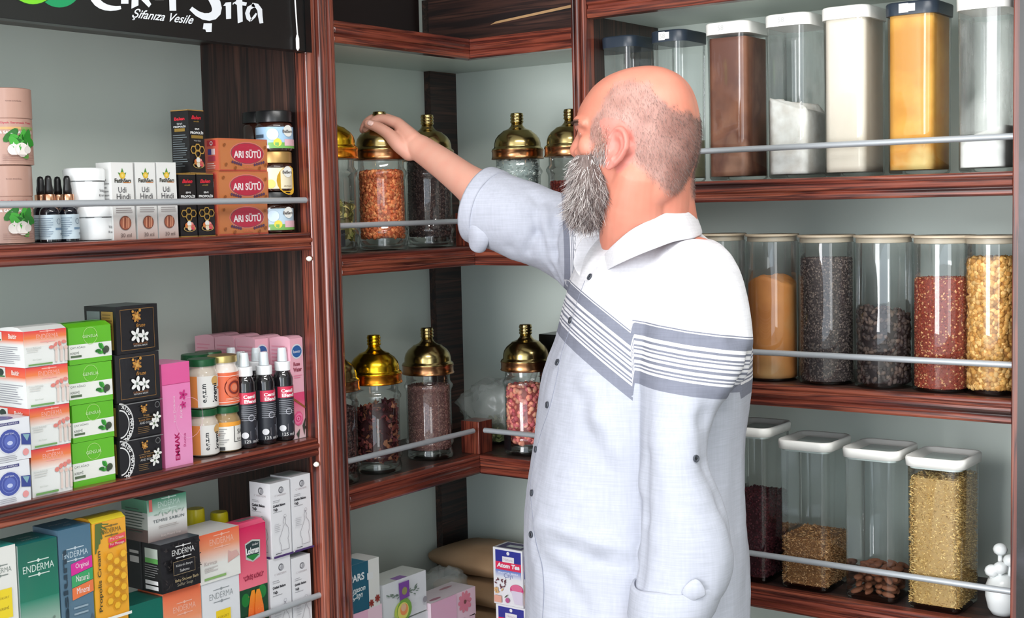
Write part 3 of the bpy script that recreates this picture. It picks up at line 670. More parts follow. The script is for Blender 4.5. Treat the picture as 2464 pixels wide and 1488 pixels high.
def sal(f): f.rect(-.28,0,.3,1,(238,236,230)); f.rect(-.28,.85,.3,1,(240,164,60)); f.poly([(-.05,0),(.3,0),(.3,.28),(.06,.2)],(240,150,50)); f.rect(.02,.28,.3,.3,(40,40,40)); f.rect(.02,.28,.028,.85,(40,40,40)); f.txt('SAÇ',.13,.62,(50,50,50),w=.13); f.txt('B.A.R.U.T',.13,.38,(60,60,60),w=.14); f.lines(-.26,-.02,.2,.8,8,(150,150,150)); f.rect(-.2,.02,-.08,.14,(60,60,60))
h=cjar(492,987,1106,-.024,Z(T2),GREEN,CREAMG,'lower jar labelled e.g.z.m kremi, green lid, beside the pink carton',eg)
cjar(490,866,986,-.026,Z(T2)+h,GREEN,CREAMG,'upper jar labelled e.g.z.m kremi, on top of its twin',eg,rz=-.15)
h=cjar(545,980,1095,-.022,Z(T2),GREEN,mat('ochre_behind_glass',(150,124,86),.12,coat=.5),'lower jar with a white and orange label reading SAÇ, green lid',sal)
cjar(539,857,979,-.026,Z(T2)+h,GOLDL,mat('white_cream_behind_glass',(226,214,206),.12,coat=.5),'upper jar with an orange label and pale gold lid',orl,R=.0255)
h=cjar(472,975,1085,-.085,Z(T2),GREEN,CREAMG,'rear lower green-lidded jar behind the front four jars',None)
cjar(474,855,975,-.085,Z(T2)+h,GREEN,CREAMG,'rear left upper jar, only its dark green lid showing behind',None)
h=cjar(505,972,1080,-.135,Z(T2),GREEN,CREAMG,'rearmost lower green-lidded jar of the jar group',None)
cjar(506,848,972,-.135,Z(T2)+h,GREEN,CREAMG,'rearmost upper jar, only its dark green lid showing',None)
# spray bottles
def spray():
    e=empty('spray_bottle',(0,0,0),LROT); H=.118; R=.0170
    b=MB(); b.lathe([(.012,0),(R-.001,.0015),(R,.005),(R,H-.012),(R-.003,H-.004),(.011,H),(.011,H+.003)],28); b.build('bottle_body',mat('black_lotion_bottle',(22,20,24),.06,coat=.8),e,smooth=True,auto=.8)
    b=MB(); f=Face(b,lambda u,v,o:((R*1.005+o)*math.cos(2*math.pi*u-math.pi/2),(R*1.005+o)*math.sin(2*math.pi*u-math.pi/2),.008+v*.085),2*math.pi*R,.085,sub=40)
    f.rect(-.22,0,.26,1,(46,48,56)); f.rect(-.12,.77,.24,.99,(214,50,84)); f.txt('Cemil',.04,.91,(245,240,240),w=.2,h=.07,bold=.04); f.txt('Efendi',.06,.82,(245,240,240),w=.22,h=.07,bold=.04)
    f.lines(-.1,.22,.44,.74,8,(150,152,160)); f.ell(.05,.5,.05,(190,190,200),inner=.8); f.poly([(-.22,.0),(.26,.0),(.26,.42),(.12,.3),(-.22,.2)],(96,98,108)); f.poly([(.02,.24),(.26,.4),(.26,.1),(.02,.1)],(150,150,158)); f.ell(-.05,.17,.05,(220,220,224)); f.txt('125 ml ℮',.06,.05,(230,230,230),w=.24)
    b.build('label',LABEL,e,smooth=True,fix=False)
    PW=mat('white_pump_plastic',(236,238,240),.3)
    b=MB(); b.lathe([(.0125,H),(.0135,H+.001),(.0135,H+.0145),(.0125,H+.0155),(.006,H+.0155)],28); b.build('collar',PW,e,smooth=True,auto=.7)
    b=MB(); b.lathe([(.0085,H+.016),(.0088,H+.017),(.0075,H+.036),(.0065,H+.0385),(.0005,H+.039)],24); b.build('spray_cap',mat('clear_white_cap',(214,222,226),.15,coat=.5),e,smooth=True,auto=.7)
    return e
s0=spray(); k=0
for px,py,xf,lab in((595,1079,-.02,'left black spray bottle in the front row'),(642,1068,-.02,'middle black spray bottle in the front row'),(686,1058,-.018,'right black spray bottle in the front row, beside the rose water carton'),
    (585,1000,-.062,'rear spray bottle in the second row behind the jars, leftmost there'),(622,1000,-.062,'rear spray bottle in the second row, between the left and middle front bottles'),(664,1000,-.062,'rear spray bottle in the second row, between the middle and right front bottles'),
    (562,1000,-.105,'spray bottle at the back left of the bottle group, third row'),(598,1000,-.105,'spray bottle in the middle of the third row of bottles'),(640,1000,-.105,'spray bottle at the right of the third row of bottles'),
    (546,1000,-.15,'rearmost spray bottle at the left of the group, only its clear cap showing'),(580,1000,-.15,'rearmost spray bottle at the right of the group, only its clear cap showing')):
    o=s0 if k==0 else copy_tree(s0); k+=1; x=xf-.017
    o.location=(x,HL(px,py,x)[0],Z(T2)); tag(o,lab,'bottle','black spray bottles'); o.rotation_euler.z=LROT-.6+.06*(k%3)
    o.scale.z=1.0+.02*(k%2)
# rose water cartons
def rosebox(y,x,lab,W=.0385,D=.05,H=.174,rz=0):
    c=Carton(W,D,H,(240,180,196),bulge=.004); f=c.F
    f.rect(0,.0,1,.4,(244,214,218),(226,70,120)); f.rect(0,.38,1,.46,(228,80,124)); f.ell(.5,.87,.44,(215,220,228),rv=.075); f.ell(.5,.87,.38,(40,96,160),rv=.06); f.txt('Rosewater',.5,.87,(235,240,245),w=.6,h=.03)
    f.txt('Rose',.45,.745,(150,60,80),w=.5,h=.04,bold=.03); f.txt('Water',.5,.69,(150,60,80),w=.66,h=.045,bold=.03); f.lines(.2,.85,.6,.64,2,(236,130,160))
    f.poly([(0,.4),(.05,.42),(1,.31),(1,.29)],(150,90,50))
    for r,cc in((.36,(232,90,140)),(.28,(244,130,170)),(.2,(222,70,124)),(.12,(246,150,184)),(.06,(200,50,100))): f.ell(.4+r*.1,.2,r,cc,rv=r*f.W/f.H*1.2,n=9,rot=r*9)
    f.poly([(.2,.05),(.5,.1),(.4,.0)],(70,80,70)); f.poly([(.7,.12),(.95,.2),(.85,.02)],(60,70,60)); f.ell(.9,.1,.08,(60,50,50))
    g=c.L; g.rect(0,.38,1,.46,(232,110,140)); g.rect(0,0,1,.38,(244,214,220)); g.lines(.1,.9,.5,.94,12,(236,150,170))
    return c.done('rose_water_carton',lab,'box',(x,y,Z(T2)),LROT+rz,'pink rose water cartons')
xf=-.022; yr0,_=HL(706,1050,xf); yr1=min(HL(757,1045,xf)[0],LU-.0005); Wr=yr1-yr0
k=0
for r in range(4):
    for cidx in range(2 if r else 1):
        lab=['pink rose water carton in front beside the pillar, rose picture in full view','pink rose water carton directly behind the front one','pink rose water carton of the second row, left of the pillar row','pink rose water carton of the third row beside the side panel','pink rose water carton of the third row, left','pink rose water carton of the rear row beside the side panel','pink rose water carton of the rear row, left, behind the spray bottles'][k]; k+=1
        rosebox((yr0+yr1)/2-cidx*(Wr+.001),xf-.0255-r*.0525,lab,W=Wr*.99)

# ============ third shelf ============
def Lc(pl,pr,pt,pb,xf,D,col,name,lab,draw,zb,group=None,bulge=0,rz=0,top=None):
    W,H,yc,_=Lp(pl,pr,pt,pb,xf); zt=HL((pl+pr)/2,pt,xf)[1]; H=zt-zb
    c=Carton(W*.985,D,H-.0005,col,bulge=bulge); draw(c); o=c.done(name,lab,'box',(xf-D/2,yc,zb),LROT+rz,group); return zt
B3=Z(T3)
def d1(c):
    f=c.F; crest(f,.5,.89,.7,(130,140,136)); f.rect(.3,.66,.82,.8,(236,210,40)); f.txt('KÜKÜRT',.56,.76,(150,130,40),w=.34); f.txt('KREMİ',.56,.71,(150,130,40),w=.3); f.lines(.4,.9,.5,.6,3,(190,190,186)); c.T.rect(0,0,1,1,(60,190,180))
Lc(-35,46,1316,1488,-.012,.05,(228,228,224),'cream_carton','white cream carton with a yellow square at the far left of the bottom shelf',d1,B3)
def d2(c):
    f=c.F; f.rect(0,.0,1,.45,(150,200,90),(216,224,216)); f.rect(0,.45,1,.72,(216,224,216),(40,130,106)); f.rect(0,.72,1,1,(30,120,96),(14,96,82)); crest(f,.5,.875,.8,(205,222,214))
    for v,s in((.6,1),(.47,-1)):
        for k in range(9): f.ell(.18+.08*k,v+s*.01*math.sin(k*1.7),.045,(110,130,120),rv=.007,rot=k*.9,n=8)
    f.txt('TEMRE SHAMPOO',.52,.535,(130,150,140),w=.72); f.rect(.2,.36,.85,.365,(80,130,60)); f.lines(.2,.85,.2,.33,4,(110,160,80)); c.L.rect(0,0,1,1,(200,216,210)); c.T.rect(0,0,1,1,(30,140,136)); c.T.txt('TEMRE',.55,.6,(220,240,240),w=.35); c.T.txt('SHAMPOO',.55,.35,(220,240,240),w=.45)
Lc(50,146,1301,1488,-.012,.06,(40,120,104),'shampoo_carton','green shampoo carton between the white cream carton and the blue one',d2,B3)
def d3(c):
    f=c.F; f.rect(0,0,1,.5,(120,140,156),(94,122,142)); f.rect(0,.5,1,1,(94,122,142),(72,110,134)); crest(f,.5,.87,.78,(190,206,216))
    for v,cc,st in((.765,(214,40,150),'Orginal'),(.705,(60,160,100),'Natural'),(.645,(230,120,70),'Mineral')): f.poly([(.34,v),(1,v+.02),(1,v+.078),(.34,v+.058)],cc); f.txt(st,.68,v+.04,(240,230,235),w=.4,h=.03)
    f.txt('Magnesium',.16,.56,(40,60,74),w=.68,h=.2,rot=90,bold=.03); f.txt('Oil',.5,.32,(50,66,80),w=.16,h=.2,rot=90,bold=.03)
    f.poly([(.4,.34),(.55,.42),(.62,.5),(.8,.5),(.92,.56),(.98,.53),(.84,.44),(.72,.36),(.5,.3)],(80,96,112)); f.lines(.36,.95,.56,.62,2,(150,170,184)); c.T.rect(0,0,1,1,(70,140,176)); c.T.txt('Magnesium',.5,.6,(230,240,245),w=.6); c.T.txt('Oil',.55,.35,(230,240,245),w=.2)
Lc(148,228,1266,1488,-.012,.06,(90,120,142),'oil_carton','blue-grey magnesium oil carton between the green and the orange cartons',d3,B3)
def d4(c):
    f=c.F; 
    for k in range(7): f.poly([(.08,.99),(.12+.03*k,.995),(.5-.07*k,.97-.045*k),(.46-.07*k,.96-.045*k)],(90,110,50))
    crest(f,.55,.9,.6,(120,100,50)); f.poly([(.45,.775),(.96,.80),(.96,.85),(.45,.825)],(232,90,90)); f.poly([(.45,.72),(.96,.745),(.96,.785),(.45,.76)],(214,40,80)); f.txt('Pro Cream',.7,.812,(250,220,210),w=.4); f.txt('For Massage',.7,.752,(250,220,210),w=.42)
    f.txt('Propolis Cream',.15,.41,(70,66,40),w=.62,h=.14,rot=90,bold=.015)
    for a,q in((0,0),(1,0),(2,0),(0,1),(1,1),(2,1),(0,2),(1,2),(2,2),(1,3),(0,3),(2,3),(1,4),(0,4),(2,4)): hexa(f,.42+.2*a,.12+.115*q+(.06 if a%2==0 else 0),.125,(212,150,30),inner=.86); f.ell(.42+.2*a,.12+.115*q+(.06 if a%2==0 else 0),.09,(240,186,50),n=6)
    f.rect(0,0,1,.03,(236,236,230)); c.T.rect(0,0,1,1,(252,226,60)); c.L.rect(0,0,1,1,(250,230,110)); c.L.rect(.6,0,1,1,(246,200,60))
ztop=HL(270,1492,-.012)[1]
Lc(231,313,1488,1560,-.012,.055,(238,170,50),'massage_cream_carton','lower yellow propolis carton, only its top edge showing under the other',d4,B3)
Lc(231,313,1250,1488,-.012,.055,(238,170,50),'massage_cream_carton','upper yellow-orange Propolis Cream carton with honeycomb print, yellow top flap',d4,HL(270,1488,-.012)[1],bulge=.007)
# stack right of it
def dgreen(c): f=c.F; f.rect(0,0,1,1,(20,120,100),(10,100,86)); crest(f,.5,.66,.8,(190,220,210)); c.T.rect(0,0,1,1,(20,90,80)); c.L.rect(0,0,1,1,(24,90,80))
Lc(315,396,1446,1560,-.012,.06,(20,110,94),'soap_carton','dark green soap carton at the bottom, under the black soap box',dgreen,B3)
def dor(c):
    f=c.F; f.rect(0,.35,1,.7,(232,232,228),(236,150,110)); f.rect(0,.7,1,1,(236,150,110),(232,104,66)); f.rect(0,0,1,.35,(232,232,228)); crest(f,.55,.8,.6,(240,180,160)); f.poly([(.68,.3),(.8,.34),(.98,.4),(.9,.52),(.78,.5),(.7,.56)],(214,170,164)); f.txt('Kırmızı',.25,.4,(196,180,178),w=.3); f.lines(.1,.45,.2,.34,2,(206,200,198)); c.L.rect(0,.6,1,1,(232,110,70))
zo=Lc(396,489,1412,1560,-.012,.06,(232,232,228),'soap_carton','orange-topped white soap carton in the bottom row, right of the dark green one',dor,B3)
def dor2(c): dor(c); c.F.rect(.08,.06,.62,.11,(140,180,110)); c.F.txt('SABUNU',.2,.27,(190,180,176),w=.22)
def dyl(c): f=c.F; crest(f,.5,.84,.62,(150,156,160)); f.rect(.34,.46,.72,.68,(240,206,40)); f.txt('KÜKÜRT',.53,.61,(160,130,30),w=.28); f.txt('SABUNU',.53,.52,(160,130,30),w=.28); f.txt('Sulfur Soap',.5,.36,(150,150,156),w=.4); f.txt('Natural Mineral',.5,.2,(150,150,156),w=.5)
zy=Lc(490,584,1392,1560,-.012,.06,(226,228,232),'soap_carton','white carton with a yellow square, between the orange-topped carton and the bitter melon box',dyl,B3)
Lc(482,580,1276,1392,-.01,.07,(234,232,228),'soap_carton','tall orange-and-white soap carton standing on the white one with the yellow square',dor2,zy,bulge=.0)
def dblk(c):
    f=c.F; r=random.Random(4)
    for k in range(60): f.ell(.04+.92*r.random(),.04+.92*r.random(),.04,(54,48,46),rv=.012,rot=r.random()*3,n=6)
    crest(f,.5,.8,.58,(214,214,214)); 
    f.rect(.22,.34,.78,.62,(20,20,24))
    for a in((.22,.34,.78,.35),(.22,.61,.78,.62),(.22,.34,.228,.62),(.772,.34,.78,.62)): f.rect(*a,(150,130,100))
    f.txt('Kükürtlü Banyo',.5,.52,(200,200,200),w=.42); f.txt('Sabunu',.5,.42,(200,200,200),w=.24); f.txt('Baby Shower Bath',.55,.22,(190,170,130),w=.6); f.txt('Sulfur Soap',.5,.13,(150,140,120),w=.4)
    g=c.L; g.rect(.12,.55,.38,.68,(200,200,200)); g.rect(.12,.74,.38,.8,(200,200,200)); g.rect(.56,.6,.92,.9,(180,190,180)); g.rect(.56,.6,.92,.7,(90,160,80)); g.lines(.55,.95,.3,.58,6,(140,140,140)); g.rect(.56,.06,.92,.14,(220,220,220)); g.rect(.56,.17,.92,.25,(220,220,220)); g.rect(.44,0,.46,1,(50,50,56))
    c.T.rect(0,0,1,1,(66,76,84)); c.T.txt('Baby Shower Soap',.5,.4,(200,210,214),w=.6)
xf=-.004; W,H,yc,_=Lp(390,484,1302,1420,xf); c=Carton(W,.085,H,(24,23,26)); dblk(c)
zb=zo+.0003; c.done('soap_carton','black patterned sulfur soap box under the green Temre soap box','box',(xf-.0425,yc,zb),LROT)
zbt=zb+H+.0003
def dtem(c):
    f=c.F; f.rect(0,.0,1,.4,(140,122,118),(226,226,224)); f.rect(0,.4,1,.62,(226,226,224)); f.rect(0,.62,1,1,(206,224,214),(70,160,124)); crest(f,.55,.84,.56,(214,236,226)); f.rect(.04,.72,.12,1,(232,120,110)); f.txt('TEMRE SABUN',.52,.47,(90,100,104),w=.8,h=.07)
    for k in range(9): f.ell(.2+.085*k,.62+.02*math.sin(k*2),.05,(150,176,160),rv=.014,rot=k*.9,n=8)
    f.txt('Body Mineral Soap',.55,.1,(206,190,186),w=.5); f.lines(.25,.8,.28,.36,2,(170,160,156))
    g=c.L; g.rect(0,0,1,.3,(110,90,86)); g.rect(0,.3,1,.7,(190,196,190)); g.rect(0,.7,1,1,(90,150,120)); g.lines(.15,.9,.2,.8,9,(70,90,80))
W,H,yc,_=Lp(357,452,1166,1300,-.03); c=Carton(W,.062,Z(-.427)-zbt if False else min(H,Z(-.4412)-zbt),(200,206,200)); dtem(c); c.done('soap_carton','green and grey TEMRE SABUN box standing on the black soap box','box',(-.03-.031,yc,zbt),LROT+.0)
# bitter melon carton
def dlok(c):
    f=c.F; f.rect(0,.55,1,1,(240,120,140),(214,30,90)); f.rect(0,0,1,.55,(24,70,44)); f.ell(.2,.47,.14,(30,120,50),rv=.05); f.ell(.8,.5,.14,(36,130,60),rv=.05); f.ell(.12,.2,.1,(40,130,60),rv=.1)
    f.poly([(.24,.88),(.5,.90),(.78,.885),(.76,.76),(.5,.735),(.26,.765)],(190,196,190)); f.poly([(.27,.87),(.5,.888),(.75,.873),(.73,.79),(.5,.77),(.29,.78)],(40,60,62)); f.poly([(.27,.785),(.5,.745),(.74,.78),(.5,.79)],(40,130,60)); f.txt('Lokman',.5,.82,(235,235,235),w=.46,h=.05,bold=.04); f.txt('önder',.6,.862,(235,235,235),w=.22)
    f.txt('"ÇİRİŞ KÖKÜ"',.5,.63,(150,20,60),w=.72,h=.05,bold=.02)
    for u0,t in((.34,.06),(.68,-.04)):
        n=12; L=[];R=[]
        for k in range(n+1):
            a=k/n; w=.17*math.sin(math.pi*min(1,a*.9+.06))**.7+.01*(k%2); v=.53-.5*a; x=u0+t*(1-a)*2-.0; L.append((x-w,v)); R.append((x+w,v))
        o=f.off(); vs=[f.mp(*p,o) for p in L]+[f.mp(*p,o) for p in R]; m=len(L)
        vc=[tuple(int(p+(q-p)*min(1,k/8)) for p,q in zip((240,150,40),(236,70,50))) for k in range(m)]*2
        f.mb.add(vs,[(k,k+1,m+k+1,m+k) for k in range(m-1)],vc=vc)
        for k in range(18): f.ell(u0+t*.8+(random.random()-.5)*.2,.5-.42*random.random(),.014,(246,150,70),n=5)
    c.T.rect(0,0,1,1,(220,70,110)); c.T.rect(.3,.3,.9,.6,(120,110,110))
Lc(581,650,1262,1560,-.012,.055,(226,60,100),'herbal_carton','pink carton with a picture of two orange bitter melons',dlok,B3,bulge=.006)
def dcat(c):
    for f in(c.F,c.L):
        f.ell(.55,.89,.13,(120,120,126),inner=.6); f.ell(.6,.885,.09,(170,170,176)); f.txt('C VARDERM',.5,.825,(190,180,184),w=.56); f.lines(.12,.5,.73,.77,2,(170,170,176)); f.txt('Çatlak Bakım',.42,.69,(50,50,58),w=.62,bold=.04); f.txt('Yağı',.22,.64,(50,50,58),w=.22,bold=.04); f.rect(.1,.605,.55,.61,(150,150,156))
        pts=[(.62,.52),(.68,.515),(.72,.48),(.69,.44),(.72,.41),(.82,.37),(.86,.28),(.78,.22),(.84,.14),(.84,.08),(.42,.08),(.44,.14),(.36,.2),(.36,.26),(.46,.32),(.54,.38),(.6,.42),(.56,.46),(.58,.5)]
        for a,bb in zip(pts,pts[1:]+pts[:1]):
            dx,dy=(bb[0]-a[0])*f.W,(bb[1]-a[1])*f.H; l=math.hypot(dx,dy) or 1; nx,ny=-dy/l*.00035/f.W,dx/l*.00035/f.H
            f.poly([(a[0]+nx,a[1]+ny),(bb[0]+nx,bb[1]+ny),(bb[0]-nx,bb[1]-ny),(a[0]-nx,a[1]-ny)],(140,136,146))
        f.ell(.64,.535,.07,(140,136,146),inner=.85,n=12); f.lines(.1,.42,.34,.46,5,(190,190,196)); f.rect(.1,.05,.4,.06,(90,90,96)); f.rect(0,0,1,.028,(76,50,110))
    c.L.rect(0,0,1,.028,(76,50,110)); c.T.rect(.1,.3,.9,.8,(206,222,220))
z1=Lc(655,706,1338,1560,-.012,.05,(232,232,236),'stretch_mark_oil_carton','lower left white stretch mark oil carton behind the rail',dcat,B3,'white stretch mark oil cartons')
z2=Lc(709,754,1336,1560,-.012,.05,(232,232,236),'stretch_mark_oil_carton','lower right white stretch mark oil carton behind the rail, by the pillar',dcat,B3,'white stretch mark oil cartons')
# upper three
for pl,pr,pt,xf,zb_,lab in((655,703,1158,-.012,z1,'upper left white stretch mark oil carton, its lit side face showing'),(706,753,1142,-.012,z2,'upper right white stretch mark oil carton against the pillar')):
    Lc(pl,pr,pt,1338,xf,.05,(234,234,238),'stretch_mark_oil_carton',lab,dcat,max(zb_,z1,z2),'white stretch mark oil cartons')
W,H,yc,_=Lp(611,655,1158,1338,-.018)
z9=B3
# yellow capped bottles
for px,pt,xx,lab in((470,1224,-.12,'left bottle with a bright yellow cap behind the soap cartons'),(527,1232,-.12,'right bottle with a bright yellow cap behind the soap cartons')):
    zt=HL(px,pt,xx)[1]; y=HL(px,pt,xx)[0]; H=zt-B3
    e=empty('oil_bottle',(xx,y,B3),LROT,lab,'bottle','yellow capped bottles')
    b=MB(); b.lathe([(.02,0),(.025,.002),(.025,H*.7),(.022,H*.78),(.013,H*.86),(.0125,H*.9)],28); b.build('bottle_body',mat('olive_oil_bottle',(96,110,84),.1,coat=.6),e,smooth=True,auto=.8)
    b=MB(); n=40; b.rings([[((r+(.0004 if i%2 else 0))*math.cos(2*math.pi*i/n),(r+(.0004 if i%2 else 0))*math.sin(2*math.pi*i/n),z) for i in range(n)] for r,z in((.0145,H*.87),(.015,H*.875),(.0147,H*.985),(.0135,H),(.0005,H))]); b.build('screw_cap',mat('yellow_plastic_cap',(222,206,24),.35),e,smooth=True,auto=.6)
# ================= GLASS JARS, CONTAINERS AND WHAT THEY HOLD =================
def ico(sub):
    bm=bmesh.new(); bmesh.ops.create_icosphere(bm,subdivisions=sub,radius=1); vs=[v.co.copy() for v in bm.verts]; fs=[tuple(v.index for v in f.verts) for f in bm.faces]; bm.free(); return vs,fs
ICO1=ico(1); ICO2=ico(2)
def rotm(r): return Matrix.Rotation(r.random()*6.28,3,'X')@Matrix.Rotation(r.random()*6.28,3,'Y')@Matrix.Rotation(r.random()*6.28,3,'Z')
def perim(shape,a,b,r):
    """random point and outward normal on the outline; shape 'c' (radius a) or 's' (a x b)"""
    if shape=='c':
        t=r.random()*2*math.pi; return a*math.cos(t),a*math.sin(t),math.cos(t),math.sin(t)
    t=r.random()*2*(a+b)
    if t<a: return t-a/2,-b/2,0,-1
    t-=a
    if t<b: return a/2,t-b/2,1,0
    t-=b
    if t<a: return t-a/2,b/2,0,1
    t-=a; return -a/2,t-b/2,-1,0
def fill(name,lab,cat,loc,rz,shape,a,b,H,size,cols,kind='nut',core=(60,40,30),n=None,top=lambda x,y:0.,seed=1,group=None,squash=(1,.8,.6)):
    """a body of loose goods: rough core plus pieces packed over its outside"""
    r=random.Random(seed); mb=MB(); m=size*.35
    ns=36
    if shape=='c': out=[(math.cos(2*math.pi*i/ns)*(a-m),math.sin(2*math.pi*i/ns)*(a-m)) for i in range(ns)]
    else: out=rrect(a-2*m,b-2*m,min(a,b)*.16,8)
    rg=[[(x,y,m) for x,y in out]]
    for k in range(1,5): rg.append([(x,y,m+(H-2*m+top(x,y))*k/4) for x,y in out])
    for q in(.75,.5,.25,.02): rg.append([(x*q,y*q,m+(H-2*m)+top(x*q,y*q)) for x,y in out])
    mb.rings(rg,True,core)
    area_=(2*math.pi*a if shape=='c' else 2*(a+b))*H; n=n or int(area_/(size*size)*2.5)
    vs0,fs0=ICO1 if kind!='big' else ICO2
    def piece(p,nrm):
        c=r.choice(cols); q_=.86+.26*r.random(); c=tuple(max(0,min(255,int(v*q_))) for v in c); M=rotm(r); s=size*(.42+.18*r.random())
        if kind in('nut','big'): mb.add([Vector(p)+M@Vector((v.x*squash[0]*s,v.y*squash[1]*s,v.z*squash[2]*s)) for v in vs0],fs0,c)
        elif kind=='grain':
            o=[(0,0,1.2),(.35,0,0),(-.17,.3,0),(-.17,-.3,0),(0,0,-1.2)]; mb.add([Vector(p)+M@(Vector(v)*s) for v in o],[(0,1,2),(0,2,3),(0,3,1),(4,2,1),(4,3,2),(4,1,3)],c)
        elif kind=='seed':
            o=[(1,0,0),(-1,0,0),(0,.8,0),(0,-.8,0),(0,0,.7),(0,0,-.7)]; mb.add([Vector(p)+M@(Vector(v)*s) for v in o],[(0,2,4),(2,1,4),(1,3,4),(3,0,4),(2,0,5),(1,2,5),(3,1,5),(0,3,5)],c)
        else: # leaf / petal, bent
            o=[(-1,0,.15),(-.5,.45,0),(.3,.5,-.1),(1,0,.25),(.3,-.5,-.05),(-.5,-.45,.05),(0,0,-.25)]; mb.add([Vector(p)+M@(Vector(v)*s*1.25) for v in o],[(0,5,6),(5,4,6),(4,3,6),(3,2,6),(2,1,6),(1,0,6)],c)
    for i in range(n):
        x,y,nx,ny=perim(shape,(a-size*.32) if shape=='c' else a-size*.64,b-size*.64,r); z=size*.45+(H-size*.9+top(x,y))*r.random()
        piece((x-nx*size*.1,y-ny*size*.1,z),None)
    nt=int((math.pi*a*a if shape=='c' else a*b)/(size*size)*1.5)
    for i in range(nt):
        if shape=='c': t=r.random()*6.283; q=math.sqrt(r.random())*(a-size*.5); x,y=q*math.cos(t),q*math.sin(t)
        else: x,y=(r.random()-.5)*(a-size),(r.random()-.5)*(b-size)
        piece((x,y,H-size*.3+top(x,y)),None)
    o=mb.build(name,GRAIN,None,smooth=(kind in('nut','big')),fix=False); o.location=loc; o.rotation_euler.z=rz
    return tag(o,lab,cat,group,'stuff')
def powder(name,lab,cat,loc,rz,shape,a,b,H,mtl,top=lambda x,y:0.,seed=0,rough=.0012):
    mb=MB(); ns=48; out=[(math.cos(2*math.pi*i/ns)*a,math.sin(2*math.pi*i/ns)*a) for i in range(ns)] if shape=='c' else rrect(a,b,min(a,b)*.16,11)
    K=24
    def hh(x,y): return H+top(x,y)
    rg=[[(x,y,.001) for x,y in out]]+[[(x,y,.001+(hh(x,y)-.001)*k/K) for x,y in out] for k in range(1,K+1)]
    for q in(.85,.7,.5,.3,.15,.01): rg.append([(x*q,y*q,hh(x*q,y*q)+rough*4*noise.noise(Vector((x*q*80,y*q*80,seed)))) for x,y in out])
    mb.rings(rg,True); o=mb.build(name,mtl,None,smooth=True); o.location=loc; o.rotation_euler.z=rz
    return tag(o,lab,cat,None,'stuff')
# ---- brass lidded apothecary jars ----
def brass_jar():
    e=empty('apothecary_jar',(0,0,0)); 
    b=MB(); b.lathe([(.034,.0),(.044,.001),(.0465,.006),(.0465,.012),(.0450,.018),(.0450,.026),(.0478,.030),(.0488,.034),(.0478,.038),(.0450,.042),(.0450,.134),(.0462,.139),(.0488,.143),(.0488,.147),(.0462,.151),(.0435,.155),(.0435,.176)],56,cap=False)
    b.lathe([(.002,.0065),(.034,.007),(.042,.010),(.0435,.018)],40,cap=False)
    b.lathe([(.002,.0),(.034,.0)],40,cap=False)
    b.build('glass_body',GLASS,e,smooth=True,fix=True)
    Lz=.170
    b=MB(); b.lathe([(.046,Lz),(.0515,Lz),(.0525,Lz+.0012),(.0515,Lz+.003),(.0508,Lz+.005),(.0508,Lz+.015),(.0518,Lz+.0165),(.0518,Lz+.018),(.049,Lz+.0195)],56); b.build('lid_band',BRASSD,e,smooth=True,auto=.9)
    b=MB(); b.lathe([(.0515,Lz+.0182),(.0505,Lz+.021),(.0470,Lz+.0235),(.0465,Lz+.026),(.0462,Lz+.032),(.0440,Lz+.040),(.0385,Lz+.048),(.030,Lz+.0545),(.0285,Lz+.0565),(.024,Lz+.058),(.017,Lz+.061),(.0125,Lz+.066),(.0110,Lz+.071)],64); b.build('lid_dome',BRASS,e,smooth=True)
    b=MB(); pr=[(.0108,Lz+.0705)]
    for k in range(3): z=Lz+.072+k*.006; pr+= [(.0122,z),(.0132,z+.0015),(.0132,z+.003),(.0120,z+.0045)]
    pr+=[(.0125,Lz+.0895),(.0115,Lz+.0912),(.008,Lz+.0918),(.0005,Lz+.092)]
    b.lathe(pr,40); b.build('lid_knob',BRASS,e,smooth=True)
    return e
bj=brass_jar(); JARH=.262
JSPEC=[]
def put_jar(x,y,z,rz,lab,gold=False,sc=1.):
    global _j1
    o=bj if _j1 else copy_tree(bj); _j1=False
    o.location=(x,y,z); o.rotation_euler.z=rz; o.scale=(sc,sc,sc); tag(o,lab,'jar','brass lidded glass jars')
    if gold:
        for ch in o.children:
            if ch.name.startswith('lid'):
                me=ch.data.copy(); me.materials[0]=GOLDD if 'band' in ch.name else GOLD; ch.data=me
    return o
_j1=True
Z2,Z3=Z(-.078),Z(-.499)
JX=-.068
jars={}
for key,px,zb,lab in(('g',1248,Z2,'brass-lidded jar of pale crystals on the right side of the corner, left of the beard'),('h',1376,Z2,'brass-lidded jar of dark red goods partly hidden by the face of the man'),('i',1268,Z3,'brass-lidded jar of pink dried rosebuds beside the shirt front')):
    yy=.062; x=HR(px,(480 if zb==Z2 else 950),yy)[0]; jars[key]=(x,yy,zb); put_jar(x,yy,zb,0,lab)
for key,px,zb,gold,lab in sorted((('a',797,Z2,True,'bright gold-lidded glass jar of dried leaves, half hidden behind the left pillar'),('b',919,Z2,False,'brass-lidded jar of orange dried pieces under the hand of the man'),('c',1033,Z2,False,'brass-lidded jar of dark grey tea behind the forearm of the man'),
     ('d',800,Z3,False,'brass-lidded jar half hidden behind the left pillar, on the middle corner shelf'),('e',905,Z3,True,'bright gold-lidded jar of dark red dried petals on the middle corner shelf'),('f',1033,Z3,False,'brass-lidded jar of pinkish brown crumbs beside the corner board')),key=lambda t:t[3]):
    y=HL(px,(480 if zb==Z2 else 1000),JX)[0]; jars[key]=(JX,y,zb); put_jar(JX,y,zb,LROT,lab,gold)
def J(k,dz=.0195): x,y,z=jars[k]; return (x,y,z+dz)
RI=.0425
